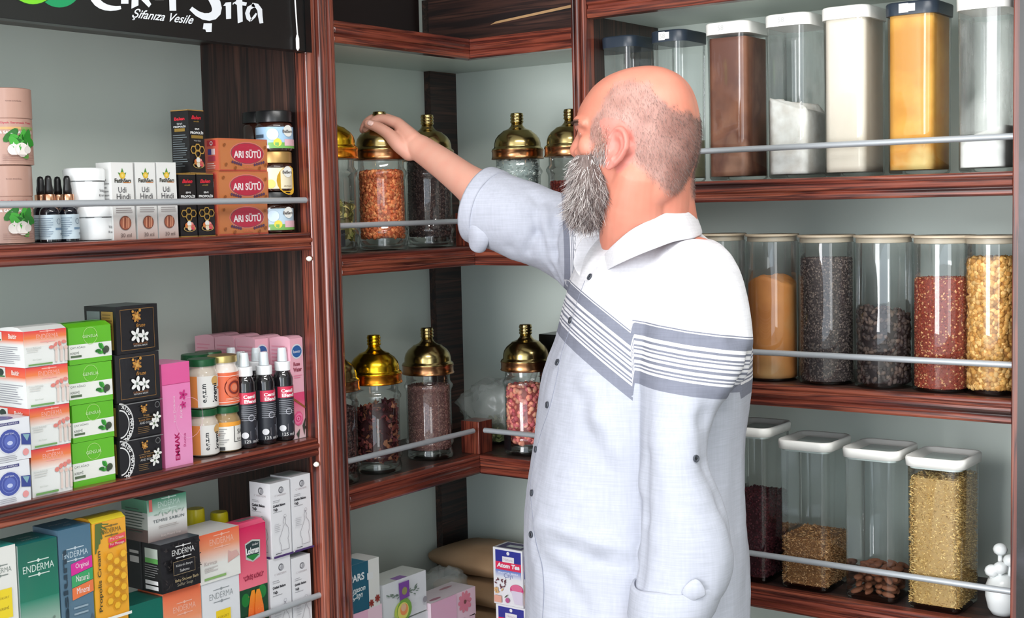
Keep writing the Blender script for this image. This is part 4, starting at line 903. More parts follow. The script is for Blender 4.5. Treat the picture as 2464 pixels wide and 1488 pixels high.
fill('dried_leaves','dried olive-green leaves inside the gold-lidded jar at the pillar','dried leaves',J('a'),0,'c',RI,0,.075,.017,[(150,140,80),(120,120,64),(170,156,96)],'leaf',(84,80,44),seed=2)
fill('dried_fruit_pieces','orange-brown dried pieces filling the jar under the hand','dried fruit',J('b'),0,'c',RI,0,.132,.0098,[(212,124,78),(196,106,64),(226,150,98),(182,92,58)],'nut',(150,74,44),seed=3,n=2200,squash=(1,.9,.6))
fill('black_tea','dark grey loose tea filling the jar behind the forearm','tea',J('c'),0,'c',RI,0,.150,.005,[(74,60,58),(56,46,46),(96,78,72)],'seed',(48,38,38),seed=4)
fill('dark_berries','dark dried goods in the jar half behind the pillar','dried goods',J('d'),0,'c',RI,0,.12,.007,[(66,44,44),(50,34,36),(84,56,52)],'nut',(40,26,28),seed=5)
fill('dried_petals','dark red dried petals in the gold-lidded jar','dried petals',J('e'),0,'c',RI,0,.108,.014,[(96,44,46),(120,62,54),(78,34,40),(140,92,66)],'leaf',(52,24,26),seed=6,top=lambda x,y:.008*math.sin(x*90+1))
fill('brown_crumbs','fine pinkish brown crumbs in the jar beside the corner board','dried herbs',J('f'),0,'c',RI,0,.128,.0042,[(132,98,94),(118,84,80),(150,116,104),(104,72,70)],'seed',(108,78,74),seed=7)
fill('pale_crystals','pale grey crystals in the jar left of the beard','crystals',J('g'),0,'c',RI,0,.150,.009,[(196,206,204),(160,174,172),(222,226,222),(130,144,144)],'grain',(150,162,160),seed=8)
fill('red_goods','dark red dried goods in the jar beside the face','dried goods',J('h'),0,'c',RI,0,.105,.006,[(116,44,38),(96,34,32),(134,58,46)],'seed',(90,32,28),seed=9)
fill('dried_rosebuds','pink and peach dried rosebuds in the jar beside the shirt front','dried rosebuds',J('i'),0,'c',RI,0,.122,.0125,[(206,120,112),(218,142,120),(190,96,104),(226,164,136)],'nut',(140,70,66),seed=10,squash=(1,.95,.7))
# jar stickers
for k,z0 in(('a',.012),('i',.012)):
    x,y,z=jars[k]; b=MB()
    f=Face(b,lambda u,v,o:((.0478+o)*math.cos(2*math.pi*u-math.pi/2),(.0478+o)*math.sin(2*math.pi*u-math.pi/2),z0+v*.03),2*math.pi*.0462,.03,sub=40)
    f.rect(-.16,0,-.05,1,(16,16,20)); o=b.build('price_sticker',LABEL,None,fix=False); o.location=(x,y,z); o.rotation_euler.z=LROT if k=='a' else .15
    tag(o,'small black square sticker low on the jar of '+('leaves behind the pillar' if k=='a' else 'pink rosebuds'),'sticker')
# black box behind the rosebud jar
x,_=HR(1310,830,.15); b=MB(); b.box(x,RU-.001,.13,.2,Z3,Z3+.235)
o=b.build('black_carton',BLACK,None,bevel=.001); tag(o,'tall black box standing behind the rosebud jar','box')
# ---- square clip containers, top right shelf ----
def clear_box(name,w,d,H,lidm,lidh,loc,lab,group,cornerr=.018,rim=False,sticker=None):
    e=empty(name,loc,0,lab,'container',group)
    b=MB(); t=.0
    rg=[]
    for z,s in((.0,-.006),(.002,-.002),(.006,0),(H*.5,.0),(H-lidh-.004,.001),(H-lidh+.002,.001)):
        rg.append([(x,y,z) for x,y in rrect(w+2*s,d+2*s,cornerr,8)])
    b.rings(rg,False); b.rings([[(x,y,.0) for x,y in rrect(w-.012,d-.012,cornerr-.006,8)],[(x*.02,y*.02,0) for x,y in rrect(w-.012,d-.012,cornerr-.006,8)]],False)
    b.rings([[(x,y,.007) for x,y in rrect(w-.008,d-.008,cornerr-.004,8)],[(x*.02,y*.02,.007) for x,y in rrect(w-.01,d-.01,cornerr-.005,8)]],False)
    b.build('clear_body',ACRY,e,smooth=True,auto=.9)
    b=MB(); W2,D2=w+.007,d+.007; cr=cornerr+.004
    if not rim:
        b.rings([[(x,y,z) for x,y in rrect(W2+2*s,D2+2*s,cr+s,8)] for z,s in((H-lidh,-.003),(H-lidh,0),(H-.003,.0005),(H-.0008,-.001),(H,-.003))])
        b.build('lid',lidm,e,smooth=True,auto=.7)
    else:
        W2+=.004; D2+=.004; cr+=.002
        R=[[(x,y,z) for x,y in rrect(W2+2*s,D2+2*s,cr+s,8)] for z,s in((H-lidh,-.004),(H-lidh,-.001),(H-.004,.0),(H-.001,-.001),(H,-.003))]
        R+=[[(x,y,z) for x,y in rrect(W2+2*s,D2+2*s,cc,8)] for z,s,cc in((H-.0015,-.006,cr-.006),(H-.006,-.012,cr-.010),(H-.008,-.018,.006),(H-.008,-.022,.004))]
        b.rings(R,False); b.build('lid',lidm,e,smooth=True)
        b=MB(); b.rings([[(x,y,z) for x,y in rrect(W2-.04,D2-.04,.004,8)] for z in(H-.0095,H-.0075)]); b.build('lid_window',mat('frosted_lid_window',(196,210,204),.25,coat=.3),e,smooth=True,auto=.5)
        b=MB(); b.rings([[(x,y,z) for x,y in rrect(w-.004,d-.004,cornerr-.002,8)] for z in(H-lidh-.004,H-lidh+.001)]); b.build('seal_ring',mat('clear_seal',(210,220,216),.3),e,smooth=True,auto=.7)
    if sticker:
        b=MB(); f=Face(b,lambda u,v,o:(-w/2+u*w,-(D2/2)-.0006-o,H-lidh+v*lidh),w,lidh); f.rect(.3,.15,.5,.85,(235,235,230)); f.rect(.5,.22,.64,.8,(235,235,230)); f.txt('58',.42,.5,(200,200,200),h=.4)
        b.build('tape_label',LABEL,e,fix=False)
    return e
LW=mat('white_container_lid',(242,241,236),.35); LD=mat('slate_container_lid',(40,50,62),.35)
def cloudy(name,c1,c2,rough=.5): return noisy(name,c1,c2,9,rough=rough,stretch=(1,1,.5),detail=6,coord='Object',coat=.2)
ZR1=Z(.035); yf=.03
PW=[('slate',1452,1520,86,False,(148,152,150),None),('slate',1570,1640,72,True,None,None),('white',1700,1792,52,True,None,None),('white',1843,1937,32,True,None,None),('white',1978,2078,14,False,None,None),('slate',2131,2240,3,True,None,None),('white',2300,2412,-12,False,None,None)]
labs=['slate-lidded clear container at the left end of the top right shelf','slate-lidded clear container with a taped label, behind the back of the head','white-lidded container coated in brown powder','white-lidded container half full of white lumpy powder','white-lidded container of cream coloured powder','slate-lidded container of yellow powder','white-lidded container at the right end, mostly empty with white powder at the bottom']
RC=[]
for (kind,pl,pr,pt,st,_,__),lab in zip(PW,labs):
    xl=HR(pl,425,yf)[0]; xr=HR(pr,425,yf)[0]+.004; w=xr-xl; 
    if pl>2290: w=min(w,RE-.006-xl)
    d=.098; H=HR((pl+pr)/2,pt,yf)[1]-ZR1
    H=min(H,.2975)
    e=clear_box('storage_container',w,d,H,LW if kind=='white' else LD,.021,((xl+w/2),yf+d/2,ZR1),lab,'storage containers on the top right shelf',sticker=st,cornerr=.016)
    RC.append((xl+w/2,yf+d/2,w,d,H))
def inside(i,name,lab,cat,h,m,top=lambda x,y:0.,rough=.0012):
    x,y,w,d,H=RC[i]; return powder(name,lab,cat,(x,y,ZR1+.0075),0,'s',w-.006,d-.006,h,m,top,seed=i,rough=rough)
inside(1,'pale_powder','pale yellowish powder at the bottom of the slate-lidded container behind the head','powder',.07,cloudy('pale_olive_powder',(206,200,160),(186,178,130)))
inside(2,'brown_powder','brown powder filling the white-lidded container','powder',.243,noisy('cocoa_brown_powder',(150,98,72),(110,66,50),9,rough=.7,stretch=(1,1,.6),stops=[(.36,(108,66,52)),(.47,(146,96,72)),(.55,(118,74,58)),(.66,(176,130,106))]))
inside(3,'white_powder','white lumpy powder, heaped to the left, in the half full container','powder',.118,noisy('white_lumpy_powder',(250,248,244),(226,220,212),40,rough=.9,bump=1.,detail=8),lambda x,y:-.35*x+.006*noise.noise(Vector((x*60,y*60,3)))+.004*noise.noise(Vector((x*160,y*160,3))),rough=.004)
inside(4,'cream_powder','cream coloured powder filling its container','powder',.262,cloudy('cream_powder',(232,222,208),(214,204,188)))
inside(5,'yellow_powder','yellow powder filling the slate-lidded container','powder',.262,noisy('turmeric_yellow_powder',(226,176,84),(206,148,60),7,rough=.7,stops=[(.36,(200,140,56)),(.48,(222,166,74)),(.56,(214,150,60)),(.66,(222,196,126))]))
inside(6,'white_powder','white powder dust in the right end container','powder',.055,noisy('fine_white_powder',(246,246,242),(230,230,226),20,rough=.9),lambda x,y:.3*x)
# powder clinging to the walls (thin film) of the emptier containers
def film(i,h,c1,thr,lab,scale=7):
    x,y,w,d,H=RC[i]; m=bpy.data.materials.new('powder_film'); m.use_nodes=True; b=m.node_tree.nodes['Principled BSDF']; b.inputs['Base Color'].default_value=(*lin(c1),1); b.inputs['Roughness'].default_value=.9
    nz=nd(m,'ShaderNodeTexNoise'); nz.inputs['Scale'].default_value=scale; nz.inputs['Detail'].default_value=6; tc=nd(m,'ShaderNodeTexCoord'); mr=nd(m,'ShaderNodeMapRange'); mr.inputs[1].default_value=thr; mr.inputs[2].default_value=thr+.3; mr.inputs[4].default_value=.75
    mp=nd(m,'ShaderNodeMapping'); mp.inputs['Scale'].default_value=(1.4,1.4,.6)
    lk(m,tc.outputs['Object'],mp.inputs[0]); lk(m,mp.outputs[0],nz.inputs['Vector']); lk(m,nz.outputs['Fac'],mr.inputs[0]); lk(m,mr.outputs[0],b.inputs['Alpha'])
    mb=MB(); mb.rings([[(a,bb,z) for a,bb in rrect(w-.003,d-.003,.0145,8)] for z in(.06,H-.03)],False)
    o=mb.build('clinging_powder',m,None,smooth=True); o.location=(x,y,ZR1); tag(o,lab,'powder',None,'stuff')
film(3,.2,(236,234,228),.5,'white powder dust clinging inside the half full container')
film(6,.2,(240,240,236),.42,'white powder dust clinging inside the right end container')
# ---- round glass jars with wooden lids ----
ZR2=Z(-.317)
WL=noisy('pale_wood_lid',(206,192,170),(190,172,146),3,rough=.5,stretch=(1,8,8))
def canister(xc,yc,R,H,lab):
    e=empty('glass_canister',(xc,yc,ZR2),0,lab,'jar','glass canisters with wooden lids')
    b=MB(); b.lathe([(R-.004,0),(R-.001,.001),(R,.004),(R,H-.014),(R-.0005,H-.012)],64,cap=False); b.lathe([(.001,.0),(R-.004,0)],48,cap=False); b.lathe([(.001,.004),(R-.003,.004)],48,cap=False)
    b.build('glass_body',GLASS,e,smooth=True)
    b=MB(); b.lathe([(R-.006,H-.013),(R-.0022,H-.0125),(R-.0022,H-.0045),(R-.006,H-.004)],56); b.build('silicone_seal',mat('translucent_seal',(170,160,142),.4),e,smooth=True,auto=.7)
    b=MB(); b.lathe([(R-.004,H-.004),(R+.0015,H-.0038),(R+.002,H-.0028),(R+.002,H-.0008),(R+.001,H),(.001,H)],56); b.build('wooden_lid',WL,e,smooth=True,auto=.6)
    return e
CYL=[(1672,1796,562,'maroon'),(1798,1921,563,'orange'),(1924,2056,565,'seeds'),(2059,2196,565,'beans'),(2199,2344,566,'flakes'),(2347,2500,566,'nuts')]
clabs=['glass canister of dark maroon goods, mostly hidden behind the shoulder of the man','glass canister of orange powder beside the striped sleeve','glass canister nearly full of dark grey seeds','glass canister half full of dark brown beans','glass canister of rust-red flakes with pale seeds','glass canister of golden nuts at the right end of the middle shelf']
CP=[]
for (pl,pr,pt,k),lab in zip(CYL,clabs):
    yc=.066; x0=HR(pl,760,yc)[0]; x1=HR(pr,760,yc)[0]; xc=(x0+x1)/2; D=(Vector((xc,yc,1.3))-CAM).dot(FW); R=(pr-pl)/2*D/F*.995
    if k=='nuts': xc=x0+.047; R=.0455; xc=min(xc,RE-R-.004)
    H=HR((pl+pr)/2,pt,yc)[1]-ZR2; canister(xc,yc,R,H,lab); CP.append((xc,yc,R,H))
def can(i,dz=.0045): x,y,R,H=CP[i]; return (x,y,ZR2+dz)
def ht(i,py): 
    x,y,R,H=CP[i]; px=(CYL[i][0]+CYL[i][1])/2; return HR(px,py,y-R*.8)[1]-ZR2-.0045
fill('maroon_goods','dark maroon dried goods in the canister behind the shoulder','dried goods',can(0),0,'c',CP[0][2]-.003,0,ht(0,675),.006,[(90,34,38),(74,28,34),(108,50,50)],'seed',(70,26,30),seed=11)
powder('orange_powder','orange-brown powder in the canister beside the sleeve','powder',can(1),0,'c',CP[1][2]-.003,0,ht(1,668),noisy('orange_spice_powder',(196,128,66),(176,112,60),6,rough=.8,stops=[(.35,(168,104,54)),(.5,(198,132,70)),(.66,(190,150,98))]),lambda x,y:.012*math.cos(x*50)-.01)
fill('dark_seeds','dark grey round seeds in the nearly full canister','seeds',can(2),0,'c',CP[2][2]-.0028,0,ht(2,622),.0050,[(104,92,88),(84,74,72),(126,112,104),(66,58,58)],'seed',(62,54,54),seed=12,n=6500)
fill('dark_beans','dark brown flat beans sloping to the right in the canister','beans',can(3),0,'c',CP[3][2]-.003,0,ht(3,748),.0125,[(84,72,68),(70,60,58),(98,82,74),(60,50,50)],'nut',(44,36,36),seed=13,top=lambda x,y:-.14*x,squash=(1,.8,.5))
fill('red_flakes','rust-red flakes mixed with pale seeds in the canister','spice',can(4),0,'c',CP[4][2]-.0028,0,ht(4,671),.0052,[(142,64,46),(126,54,42),(150,72,52),(132,58,44),(142,64,46),(206,158,112)],'seed',(126,54,42),seed=14,n=6000)
fill('golden_nuts','golden roasted nuts in the canister at the right end','nuts',can(5),0,'c',CP[5][2]-.003,0,ht(5,620),.0125,[(208,162,94),(190,142,76),(222,180,116),(176,126,64)],'nut',(158,112,62),seed=15,n=2600,squash=(1,.8,.7))
# ---- tall square containers with white rims ----
ZR3=Z(-.676)
SQ=[(1748,1838,1028,'maroon'),(1876,1984,1062,'oats'),(2030,2146,1082,'almond'),(2180,2302,1103,'grain')]
slabs=['white-rimmed tall container of dark maroon goods, half behind the back of the man','white-rimmed tall container with a low fill of brown oat grains','white-rimmed tall container with a few almonds at the bottom','white-rimmed tall container nearly full of golden grain, rightmost of its row']
SP=[]
for (pl,pr,pt,k),lab in zip(SQ,slabs):
    yf3=.012; py=1440; xl=HR(pl,py,yf3)[0]; xr=HR(pr,py,yf3)[0]; w=xr-xl+.006; d=.104; H=HR((pl+pr)/2,pt,yf3)[1]-ZR3
    clear_box('storage_container',w,d,H,LW,.016,(xl+w/2,yf3+d/2,ZR3),lab,'tall containers on the lower right shelf',cornerr=.015,rim=True); SP.append((xl+w/2,yf3+d/2,w,d,H))
def sq(i): x,y,w,d,H=SP[i]; return (x,y,ZR3+.0078)
def hs(i,py): return HR(SQ[i][0]+50,py,.012)[1]-ZR3-.008
fill('maroon_goods','dark maroon goods in the tall container behind the man','dried goods',sq(0),0,'s',SP[0][2]-.007,SP[0][3]-.007,hs(0,1195),.006,[(70,24,34),(56,20,28),(84,34,40)],'seed',(50,18,24),seed=21)
fill('oat_grains','brown husky grains at the bottom of the tall container','grain',sq(1),0,'s',SP[1][2]-.006,SP[1][3]-.006,hs(1,1292),.0062,[(184,142,96),(160,116,72),(204,166,122),(140,96,58)],'grain',(120,82,50),seed=22,n=5200)
fill('golden_grain','golden brown grain nearly filling the tall container','grain',sq(3),0,'s',SP[3][2]-.006,SP[3][3]-.006,hs(3,1150),.0062,[(196,166,106),(176,144,86),(212,186,128),(160,126,74)],'grain',(160,130,80),seed=23,n=9000)
# almonds, one object each
def almond_mesh():
    b=MB(); vs,fs=ICO2; out=[]
    for v in vs:
        t=(v.x+1)/2; wd=.55*(1-.35*t**2)*(1 if t<.75 else 1-.5*(t-.75)/.25*.6); out.append((v.x*1.,v.y*wd,v.z*.36))
    b.add(out,fs); me=b.mesh('almond'); return me
AM=noisy('almond_skin',(152,96,66),(122,72,50),4,rough=.6,stretch=(1,9,9),bump=.5)
ame=almond_mesh(); ame.materials.append(AM); ame.polygons.foreach_set('use_smooth',[True]*len(ame.polygons))
r=random.Random(31); x0,y0,w0,d0,_=SP[2]; ha=hs(2,1365); NA=0
lay=0; z=ZR3+.0125; size=.0128
while z<ZR3+.008+ha-.002:
    nx=int((w0-.012)/(size*1.7)); ny=int((d0-.012)/(size*1.5))
    for i in range(nx+1):
        for j in range(ny+1):
            edge=(i in(0,nx) or j in(0,ny)); topl=z+.0115>=ZR3+.008+ha-.002
            if not (edge or topl): continue
            px_=(-.5+(i+.5)/(nx+1))*(w0-.02); py_=(-.5+(j+.5)/(ny+1))*(d0-.02)
            o=bpy.data.objects.new('almond',ame); COL.objects.link(o)
            o.location=(x0+px_+(r.random()-.5)*.003,y0+py_+(r.random()-.5)*.003,z+(r.random()-.5)*.003)
            o.rotation_euler=((r.random()-.5)*.9,(r.random()-.5)*.9,r.random()*6.28); s=size*(.9+.2*r.random()); o.scale=(s,s,s)
            tag(o,'brown-skinned almond in the low heap at the bottom of the tall white-rimmed container','almond','almonds in the tall container'); NA+=1
    z+=.0115; lay+=1
# white vessel with knobs at the right end
PWH=mat('white_ceramic_glaze',(228,232,232),.25)
xv,_=HR(2415,1440,.06); xv=min(xv,RE-.03)
e=empty('knobbed_vessel',(xv,.06,ZR3),0,'white round vessel with small ball knobs at the right end of the lower shelf','vessel')
b=MB(); b.lathe([(.001,0),(.016,.001),(.022,.01),(.0265,.03),(.0265,.045),(.022,.058),(.012,.066),(.001,.068)],32); b.build('vessel_body',PWH,e,smooth=True)
for i,(dx,dy,dz) in enumerate(((-.014,-.01,.072),(-.001,-.008,.078),(-.006,.008,.104),(.012,.0,.09))):
    b=MB(); vs,fs=ICO2; b.add([(dx+v.x*.0115,dy+v.y*.0115,dz+v.z*.0105) for v in vs],fs); b.tube([(dx,dy,.055),(dx,dy,dz)],.004,8); b.build('ball_knob',PWH,e,smooth=True)
e.location.x=min(e.location.x,RE-.032)
# ================= CORNER BOTTOM SHELF =================
Z4=Z(-.918)
def Cc(pl,pr,pt,zb,xf,D,col,name,lab,draw,rz=0,bulge=0,group=None):
    ya,_=HL(pl,1440,xf); yb,_=HL(pr,1440,xf); zt=HL((pl+pr)/2,pt,xf)[1]
    c=Carton(abs(yb-ya),D,zt-zb-.0004,col,bulge=bulge); draw(c); c.done(name,lab,'box',(xf-D/2*math.cos(rz),(ya+yb)/2,zb),LROT+rz,group); return zt
def dpars(c):
    for f in(c.F,): 
        f.rect(0,0,.66,1,(24,92,116)); f.rect(.66,0,1,1,(226,228,224)); f.rect(.62,.6,.8,.74,(226,230,230)); f.txt('PARS',.3,.72,(230,236,238),w=.46,bold=.03); f.txt('Anason',.3,.48,(220,230,232),w=.5,bold=.02,shear=.2); f.txt('Çayı',.3,.34,(220,230,232),w=.32,bold=.02,shear=.2)
        for u,v in((.72,.1),(.9,.16)): flower(f,u,v,.09,(150,60,50),(110,40,36),n=7)
    c.T.rect(0,0,.6,1,(40,120,150)); c.R.lines(.1,.9,.1,.9,9,(200,206,200))
def dpink(c):
    f=c.F; f.rect(0,0,1,1,(238,206,220)); flower(f,.75,.6,.16,(226,130,150),(120,70,60),n=10); f.rect(.0,.0,.55,1,(232,180,206)); c.T.rect(0,0,1,1,(240,228,234)); c.T.ell(.7,.7,.14,(200,150,160),rv=.08); c.T.ell(.2,.2,.12,(190,130,150),rv=.08)
def dherb(c):
    f=c.F; f.rect(0,0,1,1,(224,228,232)); r=random.Random(3)
    for k in range(34): a=-.5+r.random()*1.0; q=.1+.3*r.random(); s=r.choice((-1,1)); f.ell(.42+s*q*math.cos(a)*.9,.62+q*math.sin(a)*.7,.035,(120,140,126),rv=.014,rot=a*s,n=6)
    for (u,v,ru,cc) in((.38,.2,.17,(190,210,90)),(.44,.24,.17,(120,170,70)),(.41,.22,.13,(226,220,110)),(.43,.25,.09,(240,150,90)),(.42,.3,.06,(230,190,150))): f.ell(u,v,ru,cc,rv=ru*1.0*f.W/f.H)
    f.poly([(.34,.5),(.56,.53),(.56,.93),(.32,.93)],(124,70,160)); f.ell(.45,.7,.06,(150,150,90)); f.ell(.92,.3,.05,(150,150,156)); c.T.rect(0,0,1,1,(214,220,214)); c.T.rect(.32,0,.56,.3,(150,110,180)); f.txt('Bitki Çayı',.14,.12,(170,175,180),w=.22)
zp=HL(876,1470,-.02)[1]
# boxes below carry the upper ones
Cc(838,918,1468,Z4,-.02,.055,(238,206,220),'tea_carton','pink flowered tea carton under the dark teal anise tea carton',dpink)
Cc(836,914,1352,zp,-.02,.055,(224,226,222),'tea_carton','teal and white PARS anise tea carton, against the left pillar',dpars,rz=.0)
zp2=HL(975,1490,-.022)[1]
Cc(925,1028,1490,Z4,-.026,.06,(224,228,232),'tea_carton','lower white herbal tea carton, under the one with a purple seal',dherb)
Cc(921,1026,1390,zp2,-.026,.06,(224,228,232),'tea_carton','white herbal tea carton with a purple seal and green leaves',dherb,rz=.0)
zp3=HL(1090,1500,-.02)[1]
Cc(1030,1142,1500,Z4,-.018,.062,(238,206,220),'tea_carton','lower pink tea carton at the bottom edge below the paper sacks',dpink)
Cc(1036,1144,1432,zp3,-.018,.062,(238,214,226),'tea_carton','pink and white tea carton in front of the paper sacks, flower on its front',dpink,rz=.0)
def datom(c):
    f=c.F; f.rect(.08,.62,.95,.965,(50,56,150)); f.ell(.14,.93,.001,(50,56,150)); f.rect(.08,.62,.95,.76,(226,50,90)); f.rect(.32,.76,.72,.86,(238,236,238)); f.txt('Natura',.52,.81,(190,170,190),w=.3); f.ell(.52,.92,.05,(236,236,240)); f.txt('Atom Tea',.52,.70,(245,240,244),w=.78,h=.08,bold=.05,shear=.15); f.rect(.08,.48,.95,.62,(236,238,246),(90,120,200)); f.txt('Karışık Bitki',.52,.57,(230,236,250),w=.66,h=.035,bold=.02); f.txt('Çayı',.52,.52,(110,120,170),w=.3)
    f.ell(.8,.3,.23,(206,60,120),rv=.1); f.ell(.8,.33,.19,(226,110,150),rv=.07); f.poly([(.6,.28),(1,.28),(1,.05),(.72,.05)],(224,214,232))
    r=random.Random(5)
    for k in range(12): f.ell(.08+.35*r.random(),.3+.16*r.random(),.05,(110,60,70),rv=.012,rot=r.random()*3,n=7)
    for k in range(8): f.ell(.08+.25*r.random(),.2+.08*r.random(),.06,(226,180,120),rv=.014,rot=r.random()*3,n=7)
    f.rect(.05,.04,.3,.16,(232,170,150)); f.ell(.5,.1,.07,(190,90,140)); f.ell(.46,.17,.07,(70,90,60),rv=.01,rot=.7)
    c.T.rect(.08,.1,.92,.9,(70,50,110)); c.T.rect(.3,.3,.8,.6,(214,226,224)); c.R.rect(.1,.5,.9,.9,(60,70,160)); c.R.rect(.1,.1,.9,.4,(230,190,160)); c.L.rect(.1,.3,.9,.9,(226,226,232))
def Rc(pl,pr,pt,zb,yf,D,lab,draw,py=1440):
    xa,_=HR(pl,py,yf); xb,_=HR(pr,py,yf); zt=HR((pl+pr)/2,pt,yf)[1]
    c=Carton(xb-xa,D,zt-zb-.0004,(238,238,242)); draw(c); c.done('tea_carton',lab,'box',((xa+xb)/2,yf+D/2,zb),0,'atom tea cartons'); return zt
zq=HR(1228,1459,.02)[1]
Rc(1193,1263,1459,Z4,.02,.05,'lower Atom Tea carton, cut off by the bottom edge',datom)
Rc(1189,1259,1322,zq,.02,.05,'upper Atom Tea carton, blue and red with a pink cup, left of the shirt',datom)
Rc(1264,1330,1459,Z4,.03,.05,'lower Atom Tea carton next to the shirt, almost hidden',datom)
Rc(1262,1328,1330,zq,.03,.05,'upper Atom Tea carton next to the shirt, mostly hidden by it',datom)
# paper sacks: pillow shapes with crumpled skins
SACK=noisy('brown_sack_paper',(172,140,108),(156,124,92),6,rough=.6,bump=.4)
def sack(name,loc,sx,sy,sz,rz,lab,m,seed,tilt=0,cat='sack'):
    b=MB(); n=28; mI=14; rg=[]
    for k in range(mI+1):
        v=-math.pi/2+math.pi*k/mI; row=[]
        for i in range(n):
            t=2*math.pi*i/n; ct,st=math.cos(t),math.sin(t); e=.45
            x=math.copysign(abs(ct)**e,ct)*abs(math.cos(v))**.5; y=math.copysign(abs(st)**e,st)*abs(math.cos(v))**.5; z=math.sin(v)
            th=1-.45*max(abs(x),abs(y))**4
            p=Vector((x*sx,y*sy,z*sz*th)); d=noise.noise(p*18+Vector((seed,0,0)))*.008+noise.noise(p*50+Vector((seed,3,0)))*.003
            row.append(p*(1+d/ max(.02,p.length)))
        rg.append(row)
    b.rings(rg); o=b.build(name,m,None,smooth=True); o.location=loc; o.rotation_euler=(0,tilt,rz); return tag(o,lab,cat)
sack('paper_sack',(-.02,.158,Z4+.031),.215,.083,.030,.0,'lowest brown paper sack in the corner pile',SACK,1)
sack('paper_sack',(-.015,.158,Z4+.093),.210,.083,.030,.02,'middle brown paper sack in the corner pile',SACK,7)
sack('paper_sack',(-.02,.158,Z4+.157),.218,.083,.032,-.01,'top brown paper sack in the corner, rounded and dusty',SACK,12)
# crumpled clear bags
def bag(name,loc,s,lab,m,seed,leaf=None):
    vs,fs=ico(4); b=MB(); out=[]
    for v in vs:
        d=1+.4*abs(noise.noise(v*1.6+Vector((seed,0,0))))-.35*abs(noise.noise(Vector((v.x*5,v.y*5,v.z*1.5))+Vector((0,seed,0))))+.05*noise.noise(v*9)
        p=v*d; out.append((p.x*s[0],p.y*s[1],p.z*s[2]))
    b.add(out,fs); o=b.build(name,m,None,smooth=True,fix=False); mz=min(p[2] for p in out); o.location=(loc[0],loc[1],loc[2]-mz); return tag(o,lab,'bag')
bag('plastic_bag',(-.05,.135,Z3+.001),(.085,.062,.062),'crumpled clear plastic bag of herbs on the middle shelf behind the corner post',FOIL,3)
fill('dried_herbs','dull green dried herbs inside the crumpled plastic bag','herbs',(-.05,.135,Z3+.004),0,'c',.045,0,.055,.016,[(120,130,84),(150,150,110),(92,100,66)],'leaf',(84,90,60),seed=33,top=lambda x,y:-12*(x*x+y*y))
b=MB(); x,y=.02,.14
b.tube([(.0,.15,Z3+.09),(.02,.16,Z3+.13),(.035,.165,Z3+.17),(.03,.165,Z3+.2),(.02,.16,Z3+.19),(.02,.15,Z3+.15)],[.008,.007,.006,.007,.006,.003],8)
o=b.build('bag_handle',FOIL,None,smooth=True); tag(o,'twisted clear bag handle rising behind the rosebud jar','bag handle')
bag('plastic_bag',(-.12,.02,Z4+.085),(.05,.05,.035),'flat hazy plastic bag lying behind the tea cartons, beside the paper sacks',FOIL,9)
# ================= THE MAN =================
UH=Vector((math.cos(YAW),math.sin(YAW),0)); AW=Vector((-math.sin(YAW),math.cos(YAW),0)); UZ=Vector((0,0,1))
RC0=HD(1540,1000,2.08); ROOT=Vector((RC0.x,RC0.y,0))
man=empty('person',ROOT,0,'bearded bald man in a white and grey striped shirt, reaching up to a brass-lidded jar','person')
PXM=lambda D: D/F
def ering(c,ax,ay,a,b,n=32,e=1.):
    out=[]
    for i in range(n):
        t=2*math.pi*i/n; ct,st=math.cos(t),math.sin(t)
        out.append(c+ax*(math.copysign(abs(ct)**e,ct)*a)+ay*(math.copysign(abs(st)**e,st)*b))
    return out
def smoothpts(pts,k=4):
    """Catmull-Rom through tuples"""
    out=[]
    n=len(pts)
    for i in range(n-1):
        p0=pts[max(i-1,0)];p1=pts[i];p2=pts[i+1];p3=pts[min(i+2,n-1)]
        for j in range(k):
            t=j/k; out.append(tuple(.5*((2*b)+(-a+c)*t+(2*a-5*b+4*c-d)*t*t+(-a+3*b-3*c+d)*t**3) for a,b,c,d in zip(p0,p1,p2,p3)))
    out.append(tuple(pts[-1])); return out
def limb(mb,pts,n=20,flat=1.,up=None):
    """pts: (x,y,z,r) world, rounded ends"""
    q=smoothpts(pts,5); P=[Vector(p[:3]) for p in q]; R=[p[3] for p in q]; rg=[]; a=None
    ends=[]
    for i in range(len(P)):
        t=(P[min(i+1,len(P)-1)]-P[max(i-1,0)]).normalized()
        if a is None: a=(up or t.orthogonal()); 
        a=(a-t*a.dot(t)).normalized(); b=t.cross(a)
        def rr(c,s): return [c+a*s*math.cos(2*math.pi*k/n)+b*s*flat*math.sin(2*math.pi*k/n) for k in range(n)]
        if i==0:
            for w in(80,60,40,20): w_=math.radians(w); rg.append(rr(P[0]-t*R[0]*math.sin(w_),R[0]*math.cos(w_)))
        rg.append(rr(P[i],R[i]))
        if i==len(P)-1:
            for w in(20,40,60,80): w_=math.radians(w); rg.append(rr(P[i]+t*R[i]*math.sin(w_),R[i]*math.cos(w_)))
    mb.rings(rg)
def pl(px,py,D,r): p=HD(px,py,D); return (p.x,p.y,p.z,r)
def blob(mb,c,rx,ry,rz,ax=UH,ay=AW,az=UZ):
    vs,fs=ico(3); mb.add([Vector(c)+ax*v.x*rx+ay*v.y*ry+az*v.z*rz for v in vs],fs)
